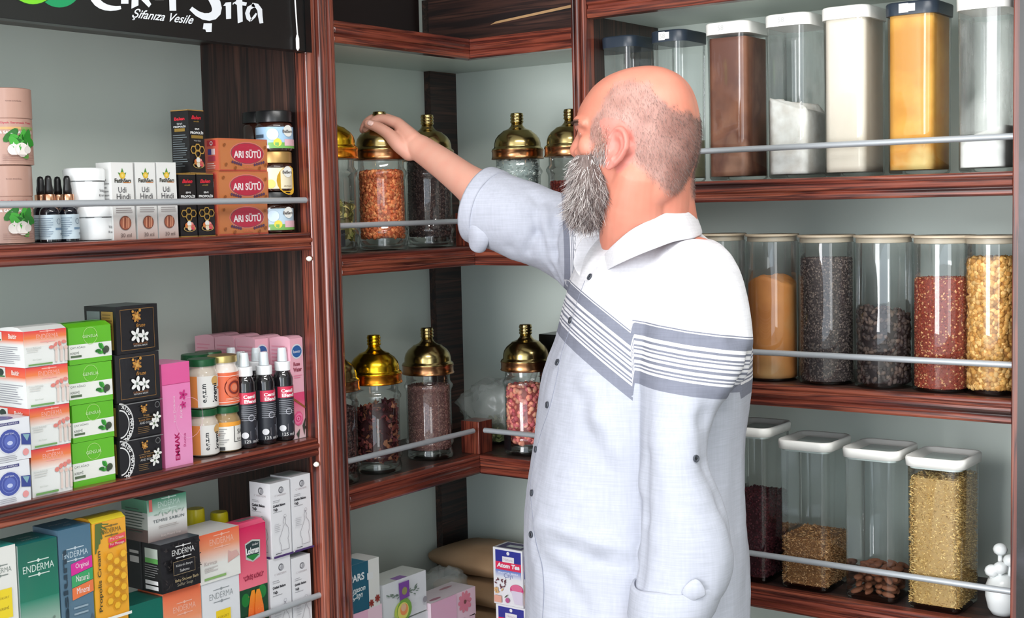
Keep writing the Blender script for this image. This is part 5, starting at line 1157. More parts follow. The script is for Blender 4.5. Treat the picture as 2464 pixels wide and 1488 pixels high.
# ---- body mesh: union of overlapping volumes, voxel remeshed to ONE surface ----
B=MB()
TH=math.radians(20); FD=(-UH*math.cos(TH)+AW*math.sin(TH)); SD=UZ.cross(FD)*-1   # facing, and his left (towards camera)
SD=-(AW*math.cos(TH)+UH*math.sin(TH))
DH=1.97; S=DH/F
HL_=[(161,1528,1566,20),(164,1508,1584,40),(170,1487,1604,60),(180,1462,1622,78),(192,1444,1636,92),(206,1428,1648,103),(222,1416,1657,111),(240,1404,1664,117),(258,1395,1669,120),(275,1390,1672,122),(290,1385,1674,123),(302,1386,1675,123),(315,1393,1676,122),(335,1396,1676,120),(355,1391,1674,117),(375,1390,1671,112),(395,1392,1666,106),(415,1395,1659,100),(435,1397,1650,95),(455,1400,1640,90),(475,1404,1625,84),(495,1410,1600,76),(512,1420,1570,64),(524,1432,1540,46),(530,1445,1520,20)]
HLs=smoothpts(HL_,3); OX=1540
def hring(py,xl,xr,w):
    O=HD(OX,py,DH); rf=(OX-xl)*S/.95; rb=(xr-OX)*S/.96; out=[]
    for i in range(48):
        t=2*math.pi*i/48; c,s=math.cos(t),math.sin(t)
        rr=rf if c>0 else rb; ex=.88 if c>0 else .95
        # widest point sits behind the ears
        out.append(O+FD*(math.copysign(abs(c)**ex,c)*rr)+SD*(math.copysign(abs(s)**.92,s)*w*S*1.0)*(1-.10*max(0,c)**2) -FD*.010*abs(s))
    return out
B.rings([hring(*q) for q in HLs])
def hp(f,l,py): return HD(OX,py,DH)+FD*f+SD*l
# face: brow, nose, cheeks, lips, eyes sockets
for s in(1,-1):
    limb(B,[(*hp(.086,.010*s,293),.008),(*hp(.085,.03*s,289),.0095),(*hp(.070,.050*s,296),.007)],12)
    blob(B,hp(.066,.038*s,350),.018,.016,.020)
    blob(B,hp(.074,.031*s,311),.0125,.0125,.0115)
limb(B,[(*hp(.086,0,300),.007),(*hp(.091,0,325),.0080),(*hp(.0965,0,345),.0095),(*hp(.099,0,357),.0100)],14)
for s in(1,-1): blob(B,hp(.089,.011*s,362),.010,.008,.007)
blob(B,hp(.088,0,385),.012,.024,.012); blob(B,hp(.094,0,399),.008,.022,.005); blob(B,hp(.092,0,408),.008,.02,.006); blob(B,hp(.08,0,450),.02,.026,.02)
# neck
NK=[(1575,400,1.975,.052),(1572,450,1.985,.0555),(1568,500,2.0,.058),(1562,560,2.03,.064),(1556,630,2.06,.075)]
limb(B,[pl(x,y,D,r) for x,y,D,r in NK],32)
limb(B,[pl(1612,420,1.985,.036),pl(1607,480,2.0,.040),pl(1612,560,2.03,.045)],24)
limb(B,[pl(1535,430,1.94,.040),pl(1525,500,1.965,.048),pl(1525,570,2.0,.052)],24)
# torso under the shirt (slim), pelvis, legs
TOR=[(600,1460,1690,.12),(660,1430,1730,.165),(760,1400,1760,.175),(900,1360,1765,.165),(1050,1335,1755,.155),(1200,1320,1755,.155),(1350,1320,1765,.16),(1500,1325,1770,.165)]
def tring(y,l,r,b,D=2.08,n=40,e=.9): 
    c=HD((l+r)/2,y,D); return ering(c,UH,AW,(r-l)/2*D/F,b,n,e)
rgs=[tring(*q) for q in TOR]
c=HD(1545,1500,2.08); 
for z,a,bb in((.80,.155,.17),(.74,.14,.165)): rgs.append(ering(Vector((c.x,c.y,z)),UH,AW,a,bb,40,.9))
B.rings(rgs)
for s in(-1,1):
    h=Vector((c.x,c.y,0))+AW*.085*s
    limb(B,[(h.x,h.y,.82,.085),(h.x,h.y,.6,.075),(*(h-UH*.01)[:2],.46,.055),(h.x,h.y,.3,.052),(h.x,h.y,.10,.034)],20)
    f=h; limb(B,[(*(f+UH*.05)[:2],.045,.033),(*(f-UH*.02)[:2],.04,.036),(*(f-UH*.12)[:2],.032,.034),(*(f-UH*.17)[:2],.026,.024)],16,flat=.8)
# right arm (far side), raised
DKK=(Vector((jars['b'][0],jars['b'][1],jars['b'][2]+.25))-CAM).dot(FW); print('DKK',DKK)
ARM=[pl(1470,610,2.24,.062),pl(1400,592,2.27,.058),pl(1300,550,2.31,.046),pl(1215,507,2.32,.042),pl(1170,472,2.335,.040),pl(1120,436,2.37,.0320),pl(1070,398,2.42,.0285),pl(1030,370,DKK-.06,.0262),pl(1006,354,DKK-.045,.0245),pl(984,342,DKK-.035,.0185)]
limb(B,ARM,28)
# right hand, closed over the knob of the lid
jx,jy,jz=jars['b']; kn=Vector((jx,jy,jz+JARH-.012)); kD=(kn-CAM).dot(FW)
DK=kD
WR=pl(1004,350,DK-.055,.0245)
def hpnt(px,py,dd,r): return pl(px,py,DK+dd,r)
wr=Vector(WR[:3])
MCP=[hpnt(958,298,-.022,.0115),hpnt(957,297,.002,.0118),hpnt(963,303,.024,.0112),hpnt(971,314,.044,.010)]
starts=[hpnt(995,340,-.045,.019),hpnt(996,340,-.032,.019),hpnt(998,344,-.018,.018),hpnt(1001,352,-.006,.016)]
for st,mc in zip(starts,MCP): limb(B,[st,tuple((a+b)/2 for a,b in zip(st,mc)),mc],16)
limb(B,[hpnt(985,352,-.04,.020),hpnt(972,330,-.022,.0175),hpnt(968,318,.004,.016)],16)
limb(B,[hpnt(985,362,-.036,.019),hpnt(972,345,-.030,.017),hpnt(960,330,-.022,.015)],16)
FG=[[MCP[0],hpnt(918,287,-.016,.0098),hpnt(893,297,-.014,.0088),hpnt(881,312,-.012,.0078)],
    [MCP[1],hpnt(915,283,.006,.0100),hpnt(886,293,.006,.0090),hpnt(874,313,.004,.0078)],
    [MCP[2],hpnt(925,290,.026,.0095),hpnt(899,297,.025,.0086),hpnt(886,316,.020,.0074)],
    [MCP[3],hpnt(944,305,.042,.0082),hpnt(926,310,.041,.0074),hpnt(914,322,.036,.0066)]]
for fg in FG: limb(B,fg,14)
limb(B,[hpnt(985,368,-.045,.0155),hpnt(958,346,-.046,.0150),hpnt(934,322,-.040,.0118),hpnt(908,306,-.036,.0105),hpnt(886,298,-.032,.0092)],16)
# left arm (near side), hanging
LA=[pl(1672,650,1.97,.050),pl(1680,800,1.92,.044),pl(1640,1000,1.885,.036),pl(1632,1150,1.875,.036),pl(1640,1300,1.865,.037),pl(1620,1440,1.86,.034),pl(1585,1520,1.85,.033),pl(1572,1620,1.86,.027),pl(1566,1660,1.865,.026)]
limb(B,LA,24)
h0=Vector(LA[-1][:3])
for i,(l1,l2,dx,dw) in enumerate(((.045,.04,-.014,-.028),(.05,.045,-.012,-.008),(.048,.042,-.008,.012),(.04,.034,-.002,.028))):
    k=h0-UZ*.085+AW*dw*.8-UH*.008
    limb(B,[(*(h0-UZ*.01+AW*dw*.3),.019),(*k,.0125),(*(k-UZ*l1*.9-UH*.014),.0098),(*(k-UZ*(l1*.9+l2*.6)+UH*0.0),.0088),(*(k-UZ*(l1*.8+l2)+UH*.012),.0075)],14)
limb(B,[(*(h0-UH*.01-AW*.012),.017),(*(h0-UZ*.04-UH*.03-AW*.02),.014),(*(h0-UZ*.075-UH*.038-AW*.018),.011),(*(h0-UZ*.10-UH*.03-AW*.014),.0085)],14)
# ear (his left, near side): height field over an ear outline
EARC=hp((OX-1489)*S/.94-.004+.0,.078,354)
def ear(mb):
    # local axes: eu to the back of the head, ev up ; outline polar around centre
    C=hp(-.004+.003,.0725,356); 
    tilt=math.radians(-16); bk=(-FD*math.cos(tilt)+UZ*-math.sin(tilt)*-1).normalized(); bk=(-FD*math.cos(math.radians(14))+UZ*math.sin(math.radians(-14))*-1).normalized()
    C=HD(1489,356,DH)-AW*.0; d=(HD(1489,356,1.0)-CAM).normalized()
    C=hp((OX-1489)*S/.94-.004,.0700,354)
    up=(UZ*math.cos(math.radians(17))-FD*math.sin(math.radians(17))).normalized(); bk=-(FD*math.cos(math.radians(17))+UZ*math.sin(math.radians(17))).normalized()
    out=SD; flare=(bk*math.cos(math.radians(24))+out*math.sin(math.radians(24)))
    N=48;K=12
    def outline(t):
        x,y=math.cos(t),math.sin(t)   # x back, y up
        rx=.0215 if x>0 else .0165; ry=.0325 if y>0 else .0325
        r=1.
        px_=x*rx; py_=y*ry
        if y>0 and x>0: px_*=1.12
        if y<0: px_*=(1-.42*(-y)**1.6)
        return px_-.002*(1 if y<0 else 0)*(-y),py_
    def hgt(q,t):
        x=math.cos(t)
        rim=math.exp(-((q-.88)/.11)**2)*(1. if not(math.pi*.93<t<math.pi*1.35) else .35)
        if math.sin(t)<-.75: rim=.55
        anti=.62*math.exp(-((q-.55)/.13)**2)*(1 if -1.2<math.atan2(math.sin(t),math.cos(t))<1.9 else .2)
        conc=-1.0*math.exp(-(q/.33)**2)
        return .0062*rim+.0058*anti+.0062*conc+.003
    top=[];bot=[]
    for k in range(K,0,-1):
        q=k/K; r1=[];r2=[]
        for i in range(N):
            t=2*math.pi*i/N; a,b_=outline(t); a,b_=a*q,b_*q
            base=C+flare*(a+.0155)+up*b_
            nrm=(out*math.cos(math.radians(24))-bk*math.sin(math.radians(24)))
            r1.append(base+nrm*hgt(q,t)); r2.append(base-nrm*(.0045*(1-q**4)+.0005+ (.004 if q<.5 else 0)))
        top.append(r1);bot.append(r2)
    mb.rings(list(reversed(bot))+top[0:0]+top)
ear(B)
limb(B,[(*hp(.018,.064,352),.011),(*hp(.008,.066,358),.012),(*hp(-.002,.066,360),.011)],14)
me=B.mesh('body'); 
bm=bmesh.new(); bm.from_mesh(me); bmesh.ops.recalc_face_normals(bm,faces=bm.faces); bm.to_mesh(me); bm.free()
def remesh(me,vox,smooth=2,fac=.5):
    o=bpy.data.objects.new('tmp',me); COL.objects.link(o)
    r_=o.modifiers.new('r','REMESH'); r_.mode='VOXEL'; r_.voxel_size=vox
    if smooth: s_=o.modifiers.new('s','SMOOTH'); s_.iterations=smooth; s_.factor=fac
    dg=bpy.context.evaluated_depsgraph_get(); dg.update()
    m2=bpy.data.meshes.new_from_object(o.evaluated_get(dg)); bpy.data.objects.remove(o); return m2
body=remesh(me,.0024,3,.5)
# keep only the connected outer surface
bm=bmesh.new(); bm.from_mesh(body)
seen=set(); comps=[]
for v in bm.verts:
    if v.index in seen: continue
    st=[v]; seen.add(v.index); cc=[]
    while st:
        a=st.pop(); cc.append(a)
        for e in a.link_edges:
            b_=e.other_vert(a)
            if b_.index not in seen: seen.add(b_.index); st.append(b_)
    comps.append(cc)
comps.sort(key=len); kill=[v for c_ in comps[:-1] for v in c_]
if kill: bmesh.ops.delete(bm,geom=kill,context='VERTS')
bm.to_mesh(body); bm.free()
O0=HD(OX,160,DH)
def headc(p):
    d=p-O0; return d.dot(FD),d.dot(SD),-d.z
def smst(a,b,x): t=max(0,min(1,(x-a)/(b-a))); return t*t*(3-2*t)
UB=[(-.12,.085),(-.08,.072),(-.06,.062),(-.043,.045),(-.025,.026),(0,.019),(.0246,.030),(.037,.052),(.056,.078),(.062,.10),(.063,.2)]
def hairmask(f,l,dz,p):
    if dz>.21 or dz<0 or abs(l)<.0: return 0
    n=.007*noise.noise(p*60)+.004*noise.noise(p*170)
    lim=UB[-1][1]
    for (a,x),(b_,y) in zip(UB,UB[1:]):
        if a<=f<=b_: lim=x+(y-x)*(f-a)/(b_-a); break
    if f<-.12: lim=.085
    m=smst(lim-.004,lim+.010,dz+n)
    # the strip over the top between the sides is bald
    m*=smst(.030,.050,abs(l)+n+max(0,-f-.05)*1.2)
    # lower limit behind the ear to the nape
    low=.125+max(0,-(f-.01))*1.0 if f<.01 else .125
    low=min(low,.195)
    if f>.01: low=.132 if f<.045 else .118
    m*=1-smst(low-.012,low+.012,dz+n)
    if f>.066: m=0
    return m
SKIN=(210,146,127)
cols=[]
for v in body.vertices:
    p=v.co; f,l,dz=headc(p); c=list(SKIN)
    n1=noise.noise(p*14); n2=noise.noise(p*50)
    c=[c[0]+n1*8,c[1]+n1*9+n2*5,c[2]+n1*9+n2*5]
    if -.02<dz<.5 and abs(f)<.2 and abs(l)<.16:
        c=[c[0]-2,c[1]-11,c[2]-13]
        # cheeks / ear redder
        m=hairmask(f,l,dz,p)
        ed=(p-EARC).length
        if ed<.042 and l>.073: m=0; c=[c[0]+3,c[1]-3,c[2]+6]
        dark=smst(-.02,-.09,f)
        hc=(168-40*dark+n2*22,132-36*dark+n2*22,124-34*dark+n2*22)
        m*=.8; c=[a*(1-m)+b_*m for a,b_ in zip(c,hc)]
        if abs(f-.09)<.016 and abs(dz-.0815)<.0045 and abs(l)<.055 and abs(l)>.01: c=[110,80,70]
    else: c=[c[0]+2,c[1]+10,c[2]+10]
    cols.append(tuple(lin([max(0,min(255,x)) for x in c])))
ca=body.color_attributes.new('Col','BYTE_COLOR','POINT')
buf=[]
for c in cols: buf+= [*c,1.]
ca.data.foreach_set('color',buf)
SK=vcol('skin',.48,0,.12,.4)
def toroot(me): me.transform(Matrix.Translation(-ROOT)); return me
bvh_body=BVHTree.FromPolygons([v.co.copy() for v in body.vertices],[tuple(p.vertices) for p in body.polygons])
body_v=[(v.co.copy(),v.normal.copy()) for v in body.vertices]
toroot(body); bo=link('body',body,man,[SK],True)
# nails: thumb and fingertips
def nail(px,py,rx,ry,rot,name='fingernail'):
    d=ray(px,py).normalized(); h=bvh_body.ray_cast(CAM,d)
    if h[0] is None: return
    n=h[1]; 
    t=(R_*math.cos(rot)+U_*math.sin(rot)); t=(t-n*t.dot(n)).normalized(); s=n.cross(t)
    b=MB(); rg=[]
    for q,hh in((1,-.0006),(.96,.0003),(.6,.0007),(.05,.0009)): rg.append([h[0]+t*rx*q*math.copysign(abs(math.cos(a))**.7,math.cos(a))+s*ry*q*math.copysign(abs(math.sin(a))**.7,math.sin(a))+n*(hh-(ry*q*math.sin(a))**2*40) for a in [2*math.pi*i/20 for i in range(20)]])
    b.rings(rg); me_=b.mesh(name); b.fix(me_); toroot(me_); link(name,me_,man,[mat('nail',(240,200,190),.25)],True)
nail(891,296,.0062,.0052,math.radians(150)); 
# ---- trousers and shoes (below the picture) ----
b=MB(); cc=HD(1545,1500,2.08)
for s in(-1,1):
    h=Vector((cc.x,cc.y,0))+AW*.085*s
    limb(b,[(h.x,h.y,.80,.105),(h.x,h.y,.6,.098),(h.x,h.y,.4,.085),(h.x,h.y,.2,.078),(h.x,h.y,.12,.076)],24)
b.rings([ering(Vector((cc.x,cc.y,z)),UH,AW,a,bb,36,.9) for z,a,bb in((.70,.14,.17),(.78,.162,.182),(.9,.165,.182),(.97,.16,.18))])
m_=b.mesh('trousers'); b.fix(m_); m_=remesh(m_,.008,4); toroot(m_); link('trousers',m_,man,[mat('dark_trouser_cloth',(44,46,54),.8)],True)
for s in(-1,1):
    f=Vector((cc.x,cc.y,0))+AW*.085*s; b=MB()
    limb(b,[(*(f+UH*.06)[:2],.046,.044),(*(f-UH*.02)[:2],.046,.048),(*(f-UH*.12)[:2],.042,.044),(*(f-UH*.185)[:2],.036,.034)],18)
    b.v=[(x,y,max(z,.001)) for x,y,z in b.v]
    m_=b.mesh('shoe'); b.fix(m_); toroot(m_); link('shoe',m_,man,[mat('black_shoe_leather',(24,22,22),.4)],True)
# ================= SHIRT =================
Sh=MB()
SH=[(536,1478,1650,.066),(552,1462,1668,.085),(572,1436,1694,.118),(600,1408,1722,.150),(640,1384,1752,.176),(690,1364,1776,.192),(750,1352,1790,.20),(820,1338,1798,.198),(900,1312,1798,.192),(980,1300,1793,.19),(1060,1288,1784,.188),(1150,1272,1782,.188),(1250,1263,1787,.19),(1350,1265,1794,.19),(1450,1266,1797,.19),(1560,1270,1800,.19),(1640,1276,1800,.19)]
q=smoothpts(SH,4); rg=[]
for y,l,r_,bb in q:
    rg.append(tring(y,l,r_,bb,2.08,64,.86))
Sh.rings(rg)
# far sleeve
FS=[pl(1500,625,2.20,.088),pl(1430,600,2.26,.084),pl(1370,578,2.29,.072),pl(1300,548,2.30,.0685),pl(1240,524,2.31,.0665),pl(1195,508,2.325,.0650),pl(1178,502,2.333,.0640)]
limb(Sh,FS,36)
# near sleeve: horizontal oval rings
NS=[(575,1600,1715,1.97,.060),(600,1580,1745,1.95,.075),(640,1566,1770,1.93,.082),(700,1556,1790,1.915,.084),(780,1549,1801,1.905,.080),(860,1546,1801,1.895,.076),(920,1545,1785,1.89,.072),(980,1545,1730,1.885,.066),(1050,1545,1700,1.875,.062),(1120,1545,1702,1.87,.060),(1200,1544,1732,1.865,.060),(1280,1542,1756,1.86,.060),(1350,1538,1762,1.86,.060),(1410,1530,1750,1.86,.060),(1450,1524,1722,1.86,.058)]
q=smoothpts(NS,4); Sh.rings([ering(HD((l+r_)/2,y,D),UH,AW,(r_-l)/2*D/F,bb,40,.95) for y,l,r_,D,bb in q])
# belly fullness under the near flank
m_=Sh.mesh('shirt'); Sh.fix(m_); shirt=remesh(m_,.0052,5,.6)
fsA=[Vector(p[:3]) for p in FS]
def near_far(p):
    """distance along the far sleeve from the cuff and radial distance"""
    best=(9,0,0); acc=0
    pts=list(reversed(fsA))
    for a,b_ in zip(pts,pts[1:]):
        d=b_-a; L=d.length; t=max(0,min(1,(p-a).dot(d)/(L*L))); dist=(p-(a+d*t)).length
        if dist<best[0]: best=(dist,acc+t*L,1)
        acc+=L
    return best
def view(p):
    v=p-CAM; D=v.dot(FW); return 1232+F*v.dot(R_)/D,744-F*v.dot(U_)/D,D
# folds: displaced along the normal, tied to the cloth's own place
bm=bmesh.new(); bm.from_mesh(shirt); bm.normal_update()
AX=Vector((ROOT.x,ROOT.y,0))
def fold(x,w): return math.exp(-(x/w)**2)
sattr=[]
zA=HD(1531,803,1.95).z; xA=(HD(1531,803,1.95)-AX).dot(UH); xP=(HD(1390,690,2.02)-AX).dot(UH); zP=HD(1390,690,2.02).z
_b0=HD(1563,781,1.835); _b1=HD(1769,806,1.86); zB=_b0.z; xB=(_b0-AX).dot(UH); slB=(_b0.z-_b1.z)/((_b1-_b0).dot(UH))
segs=[]  # explicit creases: polyline points (px,py,D), width, depth
def crease(pts,w,dep): segs.append(([HD(*p) for p in pts],w,dep))
crease([(1556,700,1.84),(1550,800,1.84),(1545,950,1.84),(1547,1100,1.84),(1548,1250,1.84),(1540,1400,1.84)],.008,-.004)
crease([(1700,960,1.83),(1692,1010,1.83),(1712,1120,1.83),(1740,1210,1.84),(1760,1290,1.85)],.012,-.005)
crease([(1415,930,1.92),(1430,1010,1.9),(1480,1090,1.88),(1530,1170,1.87)],.018,.008)
crease([(1400,960,1.92),(1412,1040,1.9),(1456,1110,1.88),(1520,1200,1.87)],.013,-.007)
crease([(1290,1290,1.98),(1360,1310,1.92),(1440,1340,1.9),(1540,1360,1.88)],.012,-.006)
crease([(1290,1270,1.98),(1360,1290,1.92),(1440,1318,1.9),(1540,1338,1.88)],.012,.006)
crease([(1300,1330,1.98),(1350,1400,1.92),(1400,1470,1.9)],.012,-.006)
crease([(1330,700,2.24),(1340,640,2.24),(1300,560,2.24),(1290,520,2.24)],.008,-.006)
crease([(1262,620,2.25),(1290,560,2.24),(1296,500,2.25),(1280,480,2.26)],.007,-.007)
crease([(1330,650,2.24),(1330,580,2.23),(1300,500,2.24)],.008,.006)
crease([(1365,655,2.22),(1340,610,2.22),(1330,540,2.23)],.007,-.006)
crease([(1240,470,2.27),(1250,520,2.26),(1230,590,2.27)],.008,-.005)
crease([(1700,640,1.84),(1730,740,1.83),(1770,800,1.84)],.014,-.006)
crease([(1640,660,1.84),(1660,760,1.83),(1655,850,1.83)],.014,.004)
crease([(1790,860,1.87),(1780,930,1.86),(1796,980,1.9)],.010,-.010)
crease([(1530,640,1.9),(1500,700,1.9),(1460,750,1.93)],.014,-.005)
crease([(1600,590,1.9),(1560,650,1.88),(1548,760,1.86)],.012,-.004)
lut=[(a,b_,w,dep) for pts,w,dep in segs for a,b_ in zip(pts,pts[1:])]
newc=[]
for v in bm.verts:
    p=v.co; n=v.normal; d=0
    d+=.005*noise.noise(Vector((p.x*9,p.y*9,p.z*5)))+.0032*noise.noise(Vector((p.x*24,p.y*24,p.z*11+5)))+.0007*noise.noise(p*60)
    for a,b_,w,dep in lut:
        if abs(p.z-(a.z+b_.z)/2)>.12: continue
        e=b_-a; L2=e.length_squared; t=max(0,min(1,(p-a).dot(e)/L2)); dist=(p-(a+e*t)).length
        if dist<w*3.2: d+=dep*.85*math.exp(-(max(0,dist-.004)/w)**2)
    newc.append(p+n*d)
for v,c_ in zip(bm.verts,newc): v.co=c_
bmesh.ops.smooth_vert(bm,verts=bm.verts,factor=.3,use_axis_x=True,use_axis_y=True,use_axis_z=True)
# open the bottom hem, neck and sleeve ends
zh=HD(1540,1625,2.08).z
neckc=HD(1562,560,2.03)
kill=[v for v in bm.verts if v.co.z<zh]
cuf=fsA[-1]; cd_=(fsA[-1]-fsA[-2]).normalized()
kill+= [v for v in bm.verts if (v.co-cuf).dot(cd_)>.0 and (v.co-cuf).length<.12]
nc=HD(1622,1440,1.86); 
kill+= [v for v in bm.verts if v.co.z>HD(1560,548,2.05).z and (Vector((v.co.x,v.co.y,0))-Vector((neckc.x,neckc.y,0))).length<.068]
bmesh.ops.delete(bm,geom=list(set(kill)),context='VERTS')
# front opening (V) below the beard : remove cloth between the lapels
bm.to_mesh(shirt); bm.free(); shirt.update()
at=shirt.attributes.new('band','FLOAT','POINT'); vals=[]
for v in shirt.vertices:
    p=v.co; dist,acc,_=near_far(p); q=p-AX; xl=q.dot(UH); yl=q.dot(AW)
    isnear=(yl<-.125 and xl>xA-.012)
    tot=sum((a-b_).length for a,b_ in zip(fsA,fsA[1:]))
    if dist<.12 and xl<xP+.006 and yl>.035 and (acc<tot*.80 or p.z>zP-.0):
        # far sleeve: body colour near the cuff, band near the shoulder
        t=(xl-(HD(1347,600,2.28)-AX).dot(UH)); s=.10-t*2.0; s=max(s,-.05)
    elif isnear or yl>.0 and xl>xA:
        if isnear: zt=zB-(xl-xB)*slB
        else: zt=zA-(xl-xA)*.12
        s=(zt-p.z)*1.02
    else:
        slope=(zP-zA)/(xA-xP); s=zA+slope*(xA-max(xl,xP-.03))*(1 if xl<xA else 0)-p.z
        s*=.92
    vals.append(s)
at.data.foreach_set('value',vals)
SM=mat('striped_cotton',(214,216,224),.85,spec=.2); bs=SM.node_tree.nodes['Principled BSDF']
a=nd(SM,'ShaderNodeAttribute'); a.attribute_name='band'
mr=nd(SM,'ShaderNodeMapRange'); mr.inputs[1].default_value=-.02; mr.inputs[2].default_value=.13; lk(SM,a.outputs['Fac'],mr.inputs[0])
cr=nd(SM,'ShaderNodeValToRGB'); cr.color_ramp.interpolation='CONSTANT'
Wc=(218,217,222); Gc=(122,125,139); Lc_=(200,204,216); Bc=(176,179,191)
stops=[(-.02,Wc),(.0005,Gc),(.0018,Wc),(.0039,Gc),(.021,Wc),(.026,Gc),(.0298,Wc),(.035,Gc),(.0378,Wc),(.040,Gc),(.0425,Wc),(.047,Gc),(.0496,Wc),(.053,Gc),(.057,Wc),(.0615,Gc),(.0645,Wc),(.067,Gc),(.0695,Wc),(.073,Gc),(.0915,Bc)]
e=cr.color_ramp.elements
def sp_(x): return (x+.02)/.15
e[0].position=0; e[0].color=(*lin(Wc),1); e[1].position=sp_(stops[1][0]); e[1].color=(*lin(stops[1][1]),1)
for x,c_ in stops[2:]: k_=e.new(sp_(x)); k_.color=(*lin(c_),1)
lk(SM,mr.outputs[0],cr.inputs[0])
# woven slubs
tc=nd(SM,'ShaderNodeTexCoord')
def slub(sc,lo,hi):
    mp=nd(SM,'ShaderNodeMapping'); mp.inputs['Scale'].default_value=sc; nz=nd(SM,'ShaderNodeTexNoise'); nz.inputs['Scale'].default_value=1; nz.inputs['Detail'].default_value=3
    lk(SM,tc.outputs['Object'],mp.inputs[0]); lk(SM,mp.outputs[0],nz.inputs['Vector']); m2=nd(SM,'ShaderNodeMapRange'); m2.inputs[1].default_value=.3; m2.inputs[2].default_value=.7; m2.inputs[3].default_value=lo; m2.inputs[4].default_value=hi; lk(SM,nz.outputs['Fac'],m2.inputs[0]); return m2
s1=slub((22,22,620),.93,1.05); s2=slub((260,260,12),.96,1.04)
mu=nd(SM,'ShaderNodeMath',operation='MULTIPLY'); lk(SM,s1.outputs[0],mu.inputs[0]); lk(SM,s2.outputs[0],mu.inputs[1])
vm=nd(SM,'ShaderNodeVectorMath',operation='SCALE'); lk(SM,cr.outputs[0],vm.inputs[0]); lk(SM,mu.outputs[0],vm.inputs['Scale']); lk(SM,vm.outputs[0],bs.inputs['Base Color'])
bp=nd(SM,'ShaderNodeBump'); bp.inputs['Strength'].default_value=.25; bp.inputs['Distance'].default_value=.001; lk(SM,mu.outputs[0],bp.inputs['Height']); lk(SM,bp.outputs[0],bs.inputs['Normal'])
PLAIN=SM.copy(); PLAIN.name='plain_cotton'
def plain(name,c_):
    m=SM.copy(); m.name=name
    for n_ in m.node_tree.nodes:
        if n_.type=='VALTORGB':
            while len(n_.color_ramp.elements)>1: n_.color_ramp.elements.remove(n_.color_ramp.elements[-1])
            n_.color_ramp.elements[0].color=(*lin(c_),1)
    return m
WCOT=plain('white_cotton',Wc); GCOT=plain('pale_grey_cotton',Bc)
bvh=BVHTree.FromPolygons([v.co.copy() for v in shirt.vertices],[tuple(p.vertices) for p in shirt.polygons])
toroot(shirt); so=link('shirt',shirt,man,[SM],True)
sol=so.modifiers.new('thickness','SOLIDIFY'); sol.thickness=.0012; sol.offset=0
def cast(px,py):
    h=bvh.ray_cast(CAM,ray(px,py).normalized()); return (h[0],h[1]) if h[0] is not None else (None,None)
def ch(name,mb,m,smooth=True,par=so,**k):
    me_=mb.mesh(name); mb.fix(me_); toroot(me_); return link(name,me_,par,[m],smooth)
# collar: ribbon round the neck
def ribbon(name,top,bot,thick,m,k=6):
    T=smoothpts([tuple(HD(*p)) for p in top],k); Bt=smoothpts([tuple(HD(*p)) for p in bot],k); b=MB(); n=len(T)
    rows=[]
    for s in range(5):
        t=s/4; rows.append([Vector(a)*(1-t)+Vector(c_)*t for a,c_ in zip(T,Bt)])
    vs=[p for r_ in rows for p in r_]; fs=[(s*n+i,s*n+i+1,(s+1)*n+i+1,(s+1)*n+i) for s in range(4) for i in range(n-1)]
    b.add(vs,fs); o=ch(name,b,m); so_=o.modifiers.new('t','SOLIDIFY'); so_.thickness=thick; so_.offset=0; sb=o.modifiers.new('s','SUBSURF'); sb.levels=1; sb.render_levels=1
    return o
ctop=[(1430,618,2.10),(1447,580,2.115),(1500,505,2.14),(1580,470,2.12),(1640,466,2.07),(1657,474,2.02),(1640,494,1.975),(1600,512,1.945),(1560,530,1.93),(1519,552,1.925),(1485,580,1.94),(1458,608,1.97),(1433,650,2.02)]
cbot=[(1392,640,2.08),(1405,620,2.12),(1480,560,2.17),(1580,525,2.17),(1664,532,2.10),(1690,560,2.02),(1672,574,1.945),(1626,582,1.905),(1580,598,1.885),(1534,616,1.885),(1490,636,1.90),(1455,655,1.95),(1428,678,2.00)]
ribbon('collar',ctop,cbot,.0022,WCOT)
ribbon('far_lapel',[(1460,560,2.07),(1436,590,2.06),(1412,622,2.045),(1424,668,2.0)],[(1400,575,2.06),(1386,600,2.055),(1380,640,2.04),(1402,676,2.0)],.0018,WCOT)
# cuffs
def cuffring(name,c0,c1,r0,r1,m,flat=1.,extra=.003):
    a,b_=Vector(c0),Vector(c1); t=(b_-a).normalized(); u=(UZ-t*UZ.dot(t)).normalized(); w_=t.cross(u); b=MB(); n=40; rg=[]
    prof=[(0,0),(0,extra),(.15,extra+.001),(.85,extra+.001),(1,extra),(1,0),(.9,-.002),(.1,-.002)]
    for s,o in prof+prof[:1]:
        c=a+(b_-a)*s; r=r0+(r1-r0)*s+o; rg.append([c+u*(r+.0016*math.sin(3*2*math.pi*i/n+s*2))*math.cos(2*math.pi*i/n)+w_*(r*flat)*math.sin(2*math.pi*i/n) for i in range(n)])
    b.rings(rg,False); return ch(name,b,m)
cA=fsA[-2]*.55+fsA[-1]*.45; cB=fsA[-1]+cd_*.016
cuffring('cuff',cA,cB,.0655,.0665,GCOT)
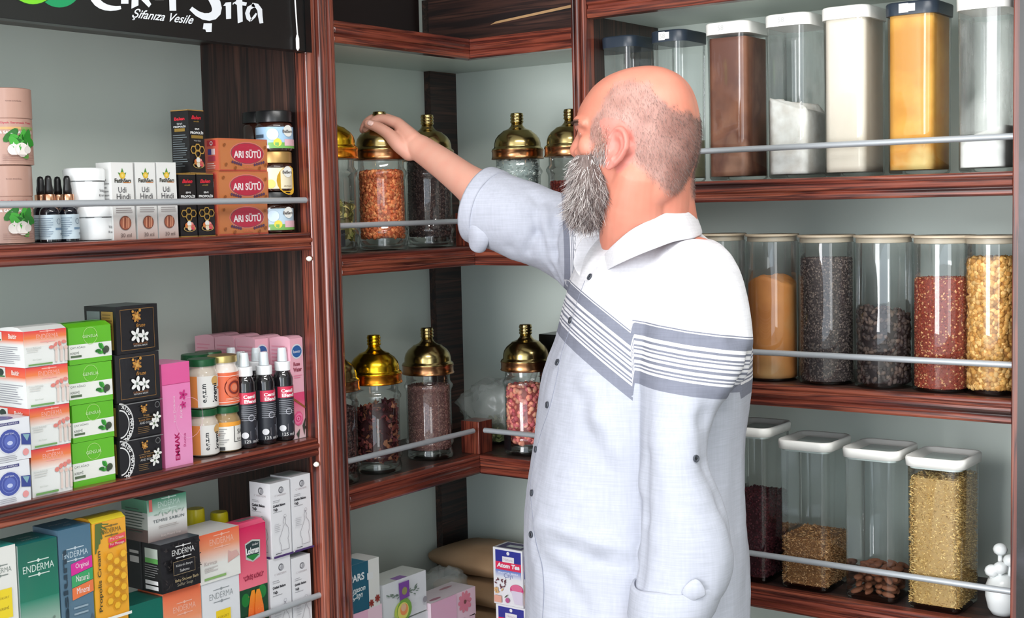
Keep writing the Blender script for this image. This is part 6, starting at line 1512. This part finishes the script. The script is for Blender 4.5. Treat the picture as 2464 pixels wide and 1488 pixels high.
# hanging corner of the rolled cuff
b=MB(); P=[HD(*p) for p in((1124,505,2.305),(1145,525,2.285),(1178,545,2.28),(1126,540,2.30),(1146,556,2.275),(1180,572,2.28),(1130,572,2.305),(1148,582,2.28),(1174,590,2.29),(1132,600,2.31),(1150,609,2.30),(1166,604,2.31))]
b.add(P,[(0,1,4,3),(1,2,5,4),(3,4,7,6),(4,5,8,7),(6,7,10,9),(7,8,11,10)]); o=ch('cuff_tab',b,GCOT); s_=o.modifiers.new('t','SOLIDIFY'); s_.thickness=.006; s_.offset=1; s_=o.modifiers.new('s','SUBSURF'); s_.levels=2; s_.render_levels=2
a_=HD(1628,1402,1.86); b_=HD(1612,1478,1.86)
n=44; rg=[]
b=MB()
for s,o_ in ((0,0),(0,.003),(.1,.0045),(.9,.0045),(1,.003),(1,0),(.9,-.003),(.1,-.003),(0,0)):
    y=1405+s*74; l=1526-10*s; r_=1742-32*s; c=HD((l+r_)/2,y-6*(1-s),1.86); rg.append([c+UH*((r_-l)/2*1.86/F+o_)*math.cos(2*math.pi*i/n)+AW*(.060+o_)*math.sin(2*math.pi*i/n)+UZ*(.004*math.cos(2*math.pi*i/n)+.0015*math.sin(5*2*math.pi*i/n)) for i in range(n)])
b.rings(rg,False); ch('cuff',b,GCOT)
# folded tab on the near cuff
P=[HD(*p) for p in((1633,1428,1.80),(1655,1400,1.795),(1676,1388,1.797),(1650,1440,1.797),(1674,1420,1.79),(1694,1408,1.795),(1664,1452,1.80),(1684,1440,1.797),(1704,1436,1.80))]
b=MB(); b.add(P,[(0,1,4,3),(1,2,5,4),(3,4,7,6),(4,5,8,7)]); o=ch('cuff_tab',b,GCOT); s_=o.modifiers.new('t','SOLIDIFY'); s_.thickness=.004; s_.offset=0; s_=o.modifiers.new('s','SUBSURF'); s_.levels=2; s_.render_levels=2
# buttons
BT=mat('dark_grey_button',(62,66,74),.35)
for px,py in((1421,668),(1374,772),(1343,873),(1319,975),(1288,1082),(1273,1187),(1280,1287),(1673,1104)):
    p,nm=None,None
    for dx in range(0,24,3):
        p,nm=cast(px+dx,py)
        if p is not None and nm.dot((p-CAM).normalized())<-.18: break
    if p is None: continue
    if nm.dot(ray(px,py))>0: nm=-nm
    t=nm.orthogonal().normalized(); s=nm.cross(t); b=MB(); rg=[]
    for r_,h in((.0002,.0012),(.0012,.0012),(.0028,.0014),(.0038,.0026),(.0048,.0028),(.0053,.0016),(.0050,.0002)): rg.append([p+nm*(h+.0006)+t*r_*math.cos(2*math.pi*i/20)+s*r_*math.sin(2*math.pi*i/20) for i in range(20)])
    b.rings(rg); o=ch('button',b,BT)
    b=MB(); v1=(t+s)*.0014; v2=(t-s)*.0014
    for v_ in(v1,v2): b.tube([p+nm*.0022-v_,p+nm*.0022+v_],.0004,6)
    ch('thread',b,mat('black_thread',(16,16,18),.8),par=o)
# placket seam
E_px=[(1408,676),(1388,730),(1372,790),(1352,850),(1338,920),(1322,985),(1303,1040),(1290,1090),(1280,1140),(1277,1185),(1281,1230),(1286,1280),(1291,1310),(1304,1360),(1309,1420),(1306,1486),(1304,1540)]
def seam(name,path,m,r=.0008,off=.0012):
    pts=[]
    q=smoothpts(path,4)
    for px,py in q:
        p,nm=cast(px,py)
        if p is not None and (not pts or (p-pts[-1]).length<.04): pts.append(p-(p-CAM).normalized()*off)
    if len(pts)>2: b=MB(); b.tube(pts,r,6); ch(name,b,m)
SE=mat('seam_thread',(128,132,148),.8)
seam('placket_edge',E_px,SE)
seam('shoulder_seam',[(1600,590),(1624,640),(1632,690)],plain('seam_white',(228,228,234)),.0007,.0009)
# ================= BEARD =================
BRD=[(376,1398,1458,.056,1.985),(395,1389,1468,.0640,1.985),(420,1385,1480,.0690,1.985),(445,1383,1490,.0690,1.985),(465,1378,1494,.0660,1.985),(485,1374,1488,.0600,1.985),(505,1372,1474,.0520,1.985),(522,1375,1460,.0410,1.985),(535,1382,1446,.029,1.985),(543,1394,1434,.014,1.985)]
BB=MB(); q=smoothpts(BRD,3); rg=[]
for y,l,r_,bb,D in q: rg.append(ering(HD((l+r_)/2,y,D),-FD,SD,(r_-l)/2*D/F,bb,36,.95))
BB.rings(rg)
bme=BB.mesh('beard'); BB.fix(bme)
pol=[(p.center.copy(),p.normal.copy(),p.area) for p in bme.polygons if p.area<.004]
random.seed(5)
wts=[a for _,_,a in pol]
SB=MB()
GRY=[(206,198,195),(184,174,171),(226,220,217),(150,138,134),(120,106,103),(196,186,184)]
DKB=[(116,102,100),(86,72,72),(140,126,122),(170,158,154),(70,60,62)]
def strand(mb,p,d,L,w,col,curl=.25,n=4,grav=.5,side=None):
    p=Vector(p); d=d.normalized(); a=d.orthogonal().normalized(); a=(a*math.cos(random.random()*6)+d.cross(a)*math.sin(random.random()*6)).normalized()
    vs=[]; c1=Vector((random.random()-.5,random.random()-.5,random.random()-.5))*curl
    for k in range(n+1):
        t=k/n; ww=w*(1-t*.85); vs+= [p-a*ww/2,p+a*ww/2]
        if k<n: d=(d+c1+Vector((0,0,-grav*.3))+Vector((random.random()-.5,random.random()-.5,random.random()-.5))*curl*.8).normalized(); p=p+d*(L/n)
    mb.add(vs,[(2*k,2*k+1,2*k+3,2*k+2) for k in range(n)],col)
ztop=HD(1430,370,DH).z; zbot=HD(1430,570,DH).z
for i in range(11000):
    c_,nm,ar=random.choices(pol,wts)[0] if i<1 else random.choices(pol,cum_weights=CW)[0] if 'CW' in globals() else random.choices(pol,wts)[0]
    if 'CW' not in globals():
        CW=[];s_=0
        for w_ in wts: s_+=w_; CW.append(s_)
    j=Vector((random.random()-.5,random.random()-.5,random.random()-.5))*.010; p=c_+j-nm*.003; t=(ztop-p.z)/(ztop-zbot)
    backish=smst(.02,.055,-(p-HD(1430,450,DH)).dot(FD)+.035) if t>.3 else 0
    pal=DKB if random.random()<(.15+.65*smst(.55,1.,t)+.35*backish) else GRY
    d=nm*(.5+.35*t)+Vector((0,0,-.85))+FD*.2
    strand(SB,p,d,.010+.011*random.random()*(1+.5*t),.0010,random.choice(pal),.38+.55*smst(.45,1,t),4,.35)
# stray moustache and sideburn strands
for i in range(1500):
    t=random.random(); s=hp(.050+.034*random.random(),.045+.012*random.random(),375+50*t)
    strand(SB,s,Vector((0,0,-1))+FD*.2+SD*.2,.014,.0009,random.choice(GRY+DKB[:2]),.2,4)
for i in range(900):
    l=(random.random()-.5)*.06; s=hp(.104-abs(l)*.35,l,378+8*random.random()); strand(SB,s,Vector((0,0,-1))+FD*.35+SD*l*12,.016,.0009,random.choice(DKB+GRY[:2]),.2,4)
# sideburn: short hairs cast on the face
def onhead(px,py):
    h=bvh_body.ray_cast(CAM,ray(px,py).normalized()); return h[0],h[1]
for i in range(1300):
    t=random.random()**.6; y=296+96*t; xl=1440-14*smst(.3,1,t); xr=1460-2*t
    if t>.55: xl-=22*(t-.55)/.45
    x=xl+(xr-xl)*random.random()+random.gauss(0,6); p,nm=onhead(x,y)
    if p is None: continue
    strand(SB,p-nm*.0005,nm*.5+Vector((0,0,-1)),.004+.006*t,.0006,random.choice(GRY if random.random()<smst(.35,.9,t) else [(190,150,134),(170,132,118),(206,172,158),(150,116,104)]),.15,3)
BM=vcol('beard_hair',.6,spec=.3)
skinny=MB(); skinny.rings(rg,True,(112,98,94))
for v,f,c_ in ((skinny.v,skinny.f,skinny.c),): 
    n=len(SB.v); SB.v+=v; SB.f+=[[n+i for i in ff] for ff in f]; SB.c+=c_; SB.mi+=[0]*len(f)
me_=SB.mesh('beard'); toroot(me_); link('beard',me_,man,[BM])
# short cropped hair
HB=MB(); cand=[]
for p,nm in body_v:
    f,l,dz=headc(p)
    if 0<dz<.21 and abs(f)<.15 and abs(l)<.1:
        m=hairmask(f,l,dz,p)
        if (p-EARC).length<.042 and l>.073: m=0
        if m>.1: cand.append((p,nm,m,f))
for i in range(15000):
    p,nm,m,f=random.choice(cand)
    if random.random()>m: continue
    if l>.07 and 0: continue
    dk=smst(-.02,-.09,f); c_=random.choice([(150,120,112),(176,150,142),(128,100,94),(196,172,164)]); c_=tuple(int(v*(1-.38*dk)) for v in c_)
    j=Vector((random.random()-.5,random.random()-.5,random.random()-.5))*.003
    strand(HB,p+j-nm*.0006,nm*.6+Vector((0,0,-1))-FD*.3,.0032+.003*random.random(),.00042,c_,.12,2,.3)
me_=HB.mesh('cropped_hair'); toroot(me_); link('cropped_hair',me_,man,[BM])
# forearm hairs
# eyebrow and lashes
EB=MB()
for i in range(500):
    s=1; l=.012+.04*random.random(); p=hp(.0945-.0-(l/.052)**2*.012,l,290+3*random.random()); h=bvh_body.find_nearest(p); q_=h[0]
    strand(EB,q_,h[1]*.4+SD*.7+UZ*.1-FD*.2,.006,.0006,random.choice([(90,70,62),(120,98,88)]),.1,2,.1)
me_=EB.mesh('eyebrow'); toroot(me_); link('eyebrow',me_,man,[BM])
b=MB(); 
for s in(1,-1):
    vs,fs=ICO2; c_=hp(.0735,.031*s,311); b.add([c_+Vector(v)*.0125 for v in vs],fs,(236,230,226)); 
    c2=c_+FD*.0096+SD*.001*s; b.add([c2+Vector(v)*.0042 for v in vs],fs,(60,40,30))
me_=b.mesh('eyes'); toroot(me_); link('eyes',me_,man,[vcol('eye',.1)],True)
